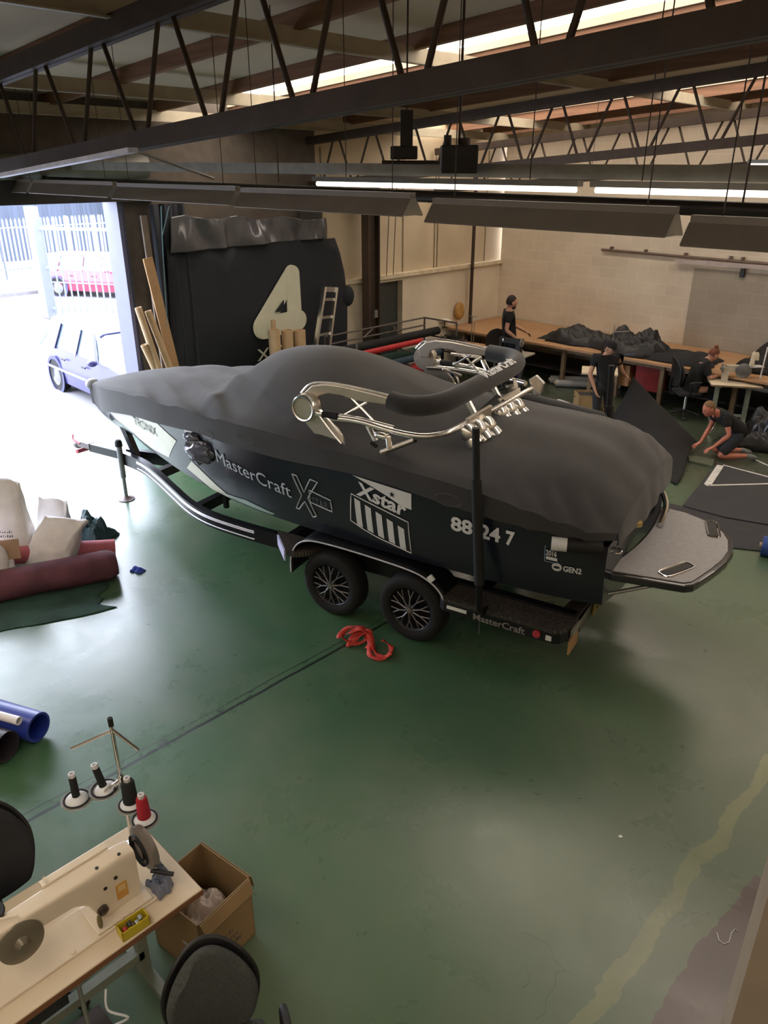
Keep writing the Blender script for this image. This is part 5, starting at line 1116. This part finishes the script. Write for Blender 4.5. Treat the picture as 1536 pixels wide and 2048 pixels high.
ga, gb = Vector((-24.2, 10.05, 0)), Vector((-20.0, 12.6, 0)); gd = (gb-ga)
MB().box(ga.x-.35, ga.x+.1, ga.y-.12, ga.y+.12, 0, 3.2).build('gate_post', YC, g)
for i in range(22):
    p = ga+gd*((i+1)/23); MB().box(p.x-.035, p.x+.035, p.y-.012, p.y+.012, .12, 2.9+.25*(i/22)).build('pale', YC, g)
for z in (.3, 1.5, 2.6): MB().beam(ga+Vector((0, 0, z)), gb+Vector((0, 0, z)), .04, .09).build('rail', YC, g)
o = box('far_hoarding', mat('slate blue cladding', '#39404f', .8, var=.2, scale=2, stretch=(1, 6, .2)), -41, -40.8, 3, 21.5, 0, 5.2); tag(o, 'slate blue clad building behind the palisade fence', 'building')
o = MB().ball((-39.5, 22.6, 2.7), 1.3, 1.5, 2.8, fn=lambda p: p*(1+.25*noise.noise(p*3))).build('tree', mat('bright leaf green', '#4f6a28', .9, var=.3, scale=3)); tag(o, 'bright green tree beyond the end of the building', 'tree')
o = box('pavement', mat('kerb grey', '#6a686c', .9), -33.2, -29.5, -5, 40, -.02, .10); o['kind'] = 'structure'
def car(loc, rz, paint, label, L=4.6, estate=True):
    t = thing('car', label, 'car', loc, rz); GL = mat('car glass', '#4a5a64', .08, 0, var=0, coat=.5)
    def sec(x):      # half width, sill z, belt z
        w_ = .86-.16*abs(x/(L/2))**4; return w_
    def body(u, v):
        x = -L/2+L*u; w_ = sec(x); top = sitp(x, [-L/2, -L/2+.1, -1.2, 1.0, 1.3, 2.0, L/2], [.62, .88, .92, .90, .86, .72, .50]); q = v*4
        pts = [(-w_+.03, .22), (-w_, .55), (-w_+.06, top), (0, top+.03), (w_-.06, top), (w_, .55), (w_-.03, .22)]
        i = min(int(v*6), 5); f = v*6-i; y = pts[i][0]+(pts[i+1][0]-pts[i][0])*f; z = pts[i][1]+(pts[i+1][1]-pts[i][1])*f; return Vector((x, y, z))
    mb = MB(); mb.grid(body, 46, 36); mb.add([body(0, k/36) for k in range(37)], [tuple(range(37))]); mb.add([body(1, k/36) for k in range(37)], [tuple(range(37))]); mb.build('body', paint, t)
    G = [(-L/2+.08, .86), (-L/2+.35, 1.36), (-L/2+.7, 1.43), (.0, 1.43), (.45, 1.36), (1.25, .86)]
    def gh(u, v):
        x = sitp(u*5, range(6), [p[0] for p in G]); zt = sitp(u*5, range(6), [p[1] for p in G]); pts = [(-.80, .86), (-.60, zt-.05), (-.5, zt), (.5, zt), (.60, zt-.05), (.80, .86)]
        i = min(int(v*5), 4); f = v*5-i; return Vector((x, pts[i][0]+(pts[i+1][0]-pts[i][0])*f, min(zt, pts[i][1]+(pts[i+1][1]-pts[i][1])*f) if zt > .87 else .86))
    mb = MB(); mb.grid(gh, 40, 30); mb.build('windows', GL, t)
    mb = MB(); mb.grid(lambda u, v: gh(.1+u*.7, .22+.56*v)+Vector((0, 0, .012)), 24, 14); mb.build('roof', paint, t, solid=.01)
    for x0, lean in ((-1.35, .1), (-.35, .02), (.62, -.42)):
        for s in (-1, 1): MB().beam((x0, s*.81, .88), (x0+lean*.9, s*.62, 1.38), .06, .02).build('pillar', paint, t)
    for s in (-1, 1):
        for x in (-1.38, 1.35):
            MB().lathe([(.20, -.09), (.315, -.09), (.325, -.05), (.325, .05), (.315, .09), (.20, .09)], (x, s*.76, .325), (0, s, 0), 32).build('tyre', TYRE, t)
            MB().lathe([(0, .085), (.06, .085), (.19, .07), (.21, .095), (.21, 0), (0, 0)], (x, s*.76, .325), (0, s, 0), 24).build('wheel_trim', mat('silver trim', '#77777c', .3, .5), t)
            MB().lathe([(.33, -.02), (.40, .0), (.40, .015), (.33, .015)], (x, s*.85, .33), (0, s, 0), 28).build('wheel_arch', mat('dark arch', '#3b3c5e', .6), t)
        MB().beam((-1.7, s*.872, .50), (1.7, s*.872, .50), .02, .05).build('side_strip', mat('pale strip', '#6a6a90', .4), t)
        MB().ball((.75, s*.95, .95), .07, .10, .07).build('door_mirror', paint, t)
        for x in (-.9, .05): MB().box(x, x+.16, s*.875-.01, s*.875+.01, .73, .76).build('door_handle', DK, t)
    return t
car((-14.55, 7.33, -.02), radians(-2), mat('purple blue metallic car paint', '#403f6e', .3, .2, var=.03, coat=.5), 'purple blue estate car parked just outside the loading door')
car((-27.5, 13.6, -.02), radians(30), mat('red car paint', '#8a2a44', .3, .2, coat=.5), 'red car parked beyond the white palisade gate')
o = flat('floor_scrap', [(1236, 1672), (1240, 1676), (1246, 1674), (1242, 1670)], WHITE, .001, .002, 'tiny white scrap lying on the green floor', 'scrap')
o = MB().tube([GP(x, y, .004) for x, y in ((1434, 1865), (1438, 1880), (1448, 1888), (1458, 1884), (1463, 1866), (1470, 1858), (1476, 1862))], .0022, 5).build('thread_scrap', WHITE); tag(o, 'curled white thread end on the bare brown concrete', 'thread')

# ================================================================= people
SKIN = mat('skin', '#b98a72', .55, var=.05); SKINR = mat('ruddy skin', '#b8725c', .55, var=.05)
BLKT = mat('black cotton', '#161618', .9, var=.1); NAVJ = mat('navy jeans', '#1d2333', .9, var=.12); CHR = mat('charcoal work trousers', '#25272b', .9, var=.1)
def skin_mesh(V, E, R, sub=2, root=0):
    me = bpy.data.meshes.new('s'); me.from_pydata([tuple(v) for v in V], E, []); o = bpy.data.objects.new('s', me); COL.objects.link(o)
    o.modifiers.new('k', 'SKIN'); d = me.skin_vertices[0].data
    for i, r in enumerate(R):
        rr = r if isinstance(r, tuple) else (r, r); d[i].radius = rr; d[i].use_root = (i == root)
    q = o.modifiers.new('s', 'SUBSURF'); q.levels = q.render_levels = sub
    dg = bpy.context.evaluated_depsgraph_get(); dg.update(); m2 = bpy.data.meshes.new_from_object(o.evaluated_get(dg))
    vs = [v.co.copy() for v in m2.vertices]; fs = [tuple(p.vertices) for p in m2.polygons]; bpy.data.objects.remove(o); bpy.data.meshes.remove(me); bpy.data.meshes.remove(m2)
    return vs, fs
class Sk:
    def __init__(s): s.V = []; s.E = []; s.R = []
    def v(s, p, r, frm=None):
        s.V.append(Vector(p)); s.R.append(r); i = len(s.V)-1
        if frm is not None: s.E.append((frm, i))
        return i
    def chain(s, frm, pts):
        for p, r in pts: frm = s.v(p, r, frm)
        return frm
    def build(s, name, m, parent, extra=None, sub=2):
        vs, fs = skin_mesh(s.V, s.E, s.R, sub); mb = MB(); mb.add(vs, fs, True)
        if extra:
            for e in extra: mb.add(e.v, e.f, True)
        return mb.build(name, m, parent)
def frame(face, upv):
    f = Vector(face).normalized(); u = Vector(upv); u = (u-f*u.dot(f)).normalized(); r = f.cross(u); return Matrix((r, f, u)).transposed()
def head_parts(c, face, upv, S):
    F = frame(face, upv).to_4x4(); T = Matrix.Translation(Vector(c)) @ F
    def fn(p):
        x, y, z = p; k = 1-.30*max(0, -z)**1.3
        x *= k*(1-.08*max(0, y)); y = y*(1-.10*max(0, -z)) + (.10*max(0, -z) if y > 0 else -.0)
        if y > 0:
            y += .20*math.exp(-((x/.16)**2+((z+.12)/.16)**2))          # nose
            y -= .10*math.exp(-(((abs(x)-.38)/.2)**2+((z-.10)/.13)**2))   # eye sockets
            y += .06*math.exp(-((x/.30)**2+((z+.50)/.08)**2)); y -= .05*math.exp(-((x/.30)**2+((z+.42)/.05)**2))
            y += .10*math.exp(-((x/.25)**2+((z+.78)/.12)**2))
        return Vector((x, y, z))
    h = MB(); h.ball((0, 0, 0), .078*S, .098*S, .122*S, nu=36, nv=28, fn=fn)
    for s in (-1, 1): h.ball((s*.078*S, -.008*S, -.005*S), .014*S, .022*S, .034*S, nu=10, nv=8)
    h.v = [tuple(T @ Vector(v)) for v in h.v]; return h, T
def hand(sk, wrist, d, palm, S, curl=.35):
    # palm and five separate fingers growing from the wrist vertex
    d = Vector(d).normalized(); n_ = Vector(palm); n_ = (n_-d*n_.dot(d)).normalized(); sd = d.cross(n_); w_ = sk.V[wrist]
    p1 = sk.v(w_+d*.045*S, (.030*S, .018*S), wrist); p2 = sk.v(w_+d*.085*S, (.034*S, .017*S), p1)
    for k, L in enumerate((.068, .078, .074, .058)):
        o = (k-1.5)*.021*S; a = sk.v(w_+d*.10*S+sd*o, .0095*S, p2); dd = (d+n_*curl).normalized(); b = sk.v(sk.V[a]+dd*L*.5*S+sd*o*.1, .0088*S, a); dd = (d+n_*curl*2.6).normalized(); sk.v(sk.V[b]+dd*L*.5*S, .0075*S, b)
    a = sk.v(w_+d*.04*S-sd*.036*S+n_*.01*S, .012*S, p1); b = sk.v(sk.V[a]+(d*.7-sd*.5+n_*.35).normalized()*.036*S, .0105*S, a); sk.v(sk.V[b]+(d*.9+n_*.5-sd*.1).normalized()*.028*S, .009*S, b)
def person(label, loc, rz, J, top, bottom, skin, hair, S=1, shorts=False, cap=None, bun=False, beard=None, shoes=None, sleeve=.55):
    t = thing('person', label, 'person', loc, rz)
    g = {k: Vector(v) for k, v in J.items() if not isinstance(v, (float, int))}
    b = Sk(); pel = b.v(g['pelvis'], (.10*S, .085*S)); sp = b.v(g['spine'], (.10*S, .085*S), pel); ch = b.v(g['chest'], (.115*S, .09*S), sp)
    nb = b.v(g['neck'], .062*S, ch); hd = b.v(g['head']+(g['neck']-g['head'])*.35, .058*S, nb)
    for s in 'LR':
        sh = b.v(g['sh'+s], .058*S, ch); el = b.chain(sh, [(g['sh'+s].lerp(g['el'+s], .45), .047*S), (g['el'+s], .039*S)]); wr = b.chain(el, [(g['el'+s].lerp(g['wr'+s], .3), .039*S), (g['wr'+s], .025*S)])
        hand(b, wr, g.get('hd'+s, g['wr'+s]-g['el'+s]), g.get('pm'+s, Vector((0, 0, -1))), S)
        hp = b.v(g['hip'+s], .075*S, pel); kn = b.chain(hp, [(g['hip'+s].lerp(g['kn'+s], .4), .068*S), (g['kn'+s], .056*S)]); an = b.chain(kn, [(g['kn'+s].lerp(g['an'+s], .3), .056*S), (g['an'+s], .036*S)])
        b.chain(an, [(g['an'+s].lerp(g['to'+s], .55)+Vector((0, 0, -.015)), .036*S), (g['to'+s], .028*S)])
    h, T = head_parts(g['head'], J['face'], J.get('up', (0, 0, 1)), S)
    b.build('body', skin, t, [h])
    # clothing follows the same skeleton, a little wider
    c = Sk(); p0 = c.v(g['pelvis'].lerp(g['spine'], -.55), (.165*S, .150*S)); p1 = c.v(g['spine'], (.155*S, .135*S), p0); p2 = c.v(g['chest'], (.165*S, .135*S), p1); c.v(g['chest'].lerp(g['neck'], .8), .098*S, p2)
    for s in 'LR': sh = c.v(g['sh'+s], .100*S, p2); c.chain(sh, [(g['sh'+s].lerp(g['el'+s], sleeve*.5), .076*S), (g['sh'+s].lerp(g['el'+s], sleeve), .062*S)])
    c.build('shirt', top, t)
    c = Sk(); p0 = c.v(g['pelvis'], (.150*S, .135*S)); c.v(g['pelvis'].lerp(g['spine'], .75), (.142*S, .128*S), p0)
    for s in 'LR':
        hp = c.v(g['hip'+s]+(g['kn'+s]-g['hip'+s])*.08, .118*S, p0); k1 = c.v(g['hip'+s].lerp(g['kn'+s], .5), .092*S, hp)
        if shorts: c.v(g['hip'+s].lerp(g['kn'+s], .92), .085*S, k1)
        else: c.chain(k1, [(g['kn'+s], .070*S), (g['kn'+s].lerp(g['an'+s], .5), .060*S), (g['kn'+s].lerp(g['an'+s], .96), .052*S)])
    c.build('shorts' if shorts else 'trousers', bottom, t)
    shm = shoes or BLKT
    for s in 'LR':
        c = Sk(); a = c.v(g['an'+s]+(g['an'+s]-g['to'+s])*.12, .046*S); c.chain(a, [(g['an'+s].lerp(g['to'+s], .5), .046*S), (g['to'+s]+(g['to'+s]-g['an'+s])*.12, .036*S)]); c.build('shoe', shm, t)
    hr = MB(); hb = MB()
    if cap:
        hb.ball((0, -.006*S, .042*S), .085*S, .105*S, .092*S, nu=24, nv=14, fn=lambda p: Vector((p.x, p.y, max(p.z, -.12)))); hb.prism([(-.065*S, .08*S, .035*S), (-.045*S, .165*S, .022*S), (0, .185*S, .02*S), (.045*S, .165*S, .022*S), (.065*S, .08*S, .035*S)], (0, 0, .006))
        hb.v = [tuple(T @ Vector(v)) for v in hb.v]; hb.build('cap', cap, t)
    hr.ball((0, -.014*S, .018*S), .083*S, .099*S, .117*S, nu=30, nv=20, fn=lambda p: Vector((p.x, p.y if p.y < .35 else (.35+(p.y-.35)*(1.0 if p.z > .48 else -.6)), max(p.z, -.55))*(1+.03*noise.noise(Vector(p)*5)) if True else p) if False else Vector((p.x*(1+.04*noise.noise(Vector(p)*6)), (p.y if (p.z > .45 or p.y < .25) else .25), max(p.z, -.5) if p.y < .25 else p.z)))
    if bun: hr.ball((0, -.06*S, .135*S), .038*S, .038*S, .035*S, nu=14, nv=10)
    hr.v = [tuple(T @ Vector(v)) for v in hr.v]; hr.build('hair', hair, t)
    if beard:
        bd = MB(); bd.ball((0, .028*S, -.075*S), .058*S, .062*S, .05*S, nu=18, nv=12); bd.v = [tuple(T @ Vector(v)) for v in bd.v]; bd.build('beard', beard, t)
    ey = MB()
    for s in (-1, 1): MB().ball(T @ Vector((s*.03*S, .086*S, .012*S)), .010*S, nu=10, nv=8).build('eye', mat('eye dark', '#2a2420', .3, var=0), t)
    return t
DH = mat('dark brown hair', '#241b16', .8, var=.2, scale=30); RH = mat('reddish brown hair', '#6a3c26', .75, var=.2, scale=30); FH = mat('fair brown hair', '#7a5b40', .8, var=.2, scale=30)
GSH = mat('grey trainers', '#6f716e', .7, var=.3, scale=15)
# local frames: x runs to the right of the picture, y away from the viewer
person('bearded person in a black t-shirt and navy jeans standing at the bench', (-9.10, 13.62, 0), AZ, dict(
    pelvis=(-.38, 0, .93), spine=(-.42, 0, 1.12), chest=(-.45, 0, 1.33), neck=(-.43, 0, 1.50), head=(-.39, 0, 1.64), face=(1, .25, -.12), up=(0, 0, 1),
    shL=(-.42, .18, 1.43), elL=(-.30, .24, 1.18), wrL=(-.08, .22, 1.06), shR=(-.45, -.18, 1.43), elR=(-.50, -.22, 1.15), wrR=(-.30, -.22, 1.0), pmL=(0, -.5, -1), pmR=(0, .5, -1),
    hipL=(-.36, .09, .90), knL=(-.22, .10, .50), anL=(-.18, .10, .09), toL=(-.02, .12, .04), hipR=(-.38, -.09, .90), knR=(-.33, -.10, .50), anR=(-.40, -.10, .09), toR=(-.24, -.11, .04)),
    BLKT, NAVJ, SKIN, DH, S=1.06, beard=DH, shoes=mat('brown shoes', '#5a3a2c', .6)).scale = (1.06,)*3
person('person in a black cap and t-shirt holding up the black canvas panel', (-6.15, 11.85, 0), AZ, dict(
    pelvis=(-.17, 0, .92), spine=(-.18, .0, 1.10), chest=(-.19, -.02, 1.29), neck=(-.19, -.04, 1.44), head=(-.165, -.08, 1.55), face=(.65, -.75, -.45), up=(.25, -.3, 1),
    shR=(-.37, -.02, 1.37), elR=(-.44, -.04, 1.10), wrR=(-.345, -.10, .86), pmR=(1, 0, -.2), shL=(.0, -.02, 1.37), elL=(.10, .02, 1.15), wrL=(.19, .10, 1.05), hdL=(.6, .3, -.4), pmL=(-.3, 0, -1),
    hipR=(-.27, 0, .89), knR=(-.26, -.03, .49), anR=(-.25, 0, .09), toR=(-.24, -.15, .04), hipL=(-.09, 0, .89), knL=(-.06, -.02, .49), anL=(-.04, .02, .09), toL=(.06, -.10, .04)),
    BLKT, CHR, SKIN, DH, cap=BLKT, shoes=mat('white trainers', '#c5c5c0', .6))
person('person with reddish hair in a bun, in black, seated at the sewing machine', (-5.65, 13.88, 0), AZ, dict(
    pelvis=(-.02, 0, .56), spine=(.02, 0, .76), chest=(.10, 0, .95), neck=(.20, .0, 1.08), head=(.29, .0, 1.17), face=(.85, .25, -.55), up=(.4, 0, 1),
    shR=(.10, -.17, 1.02), elR=(.20, -.22, .80), wrR=(.42, -.10, .82), hdR=(1, .2, -.1), shL=(.14, .17, 1.03), elL=(.28, .22, .82), wrL=(.48, .10, .82), hdL=(1, -.1, -.1), pmR=(0, 0, -1), pmL=(0, 0, -1),
    hipR=(.02, -.09, .54), knR=(.42, -.12, .56), anR=(.45, -.12, .13), toR=(.60, -.12, .06), hipL=(.02, .09, .54), knL=(.43, .12, .56), anL=(.50, .12, .13), toL=(.65, .12, .06)),
    BLKT, BLKT, SKIN, RH, bun=True, sleeve=.9)
person('person in a black t-shirt and shorts kneeling over the canvas on the floor', (-4.35, 12.1, 0), AZ, dict(
    pelvis=(.30, 0, .44), spine=(.20, -.01, .56), chest=(.02, -.02, .68), neck=(-.14, -.03, .76), head=(-.28, -.05, .82), face=(-.95, -.25, -.35), up=(-.2, 0, 1),
    shL=(-.03, -.17, .70), elL=(.02, -.26, .46), wrL=(-.18, -.24, .26), hdL=(-1, -.05, -.5), pmL=(0, 0, -1), shR=(-.06, .15, .70), elR=(-.10, .2, .44), wrR=(-.25, .1, .22), hdR=(-1, -.3, -.4), pmR=(0, 0, -1),
    hipL=(.28, -.09, .40), knL=(-.02, -.14, .075), anL=(.40, -.16, .085), toL=(.56, -.16, .05), hipR=(.28, .09, .40), knR=(.0, .12, .075), anR=(.42, .10, .09), toR=(.58, .10, .05)),
    BLKT, CHR, SKINR, FH, shorts=True, shoes=GSH)
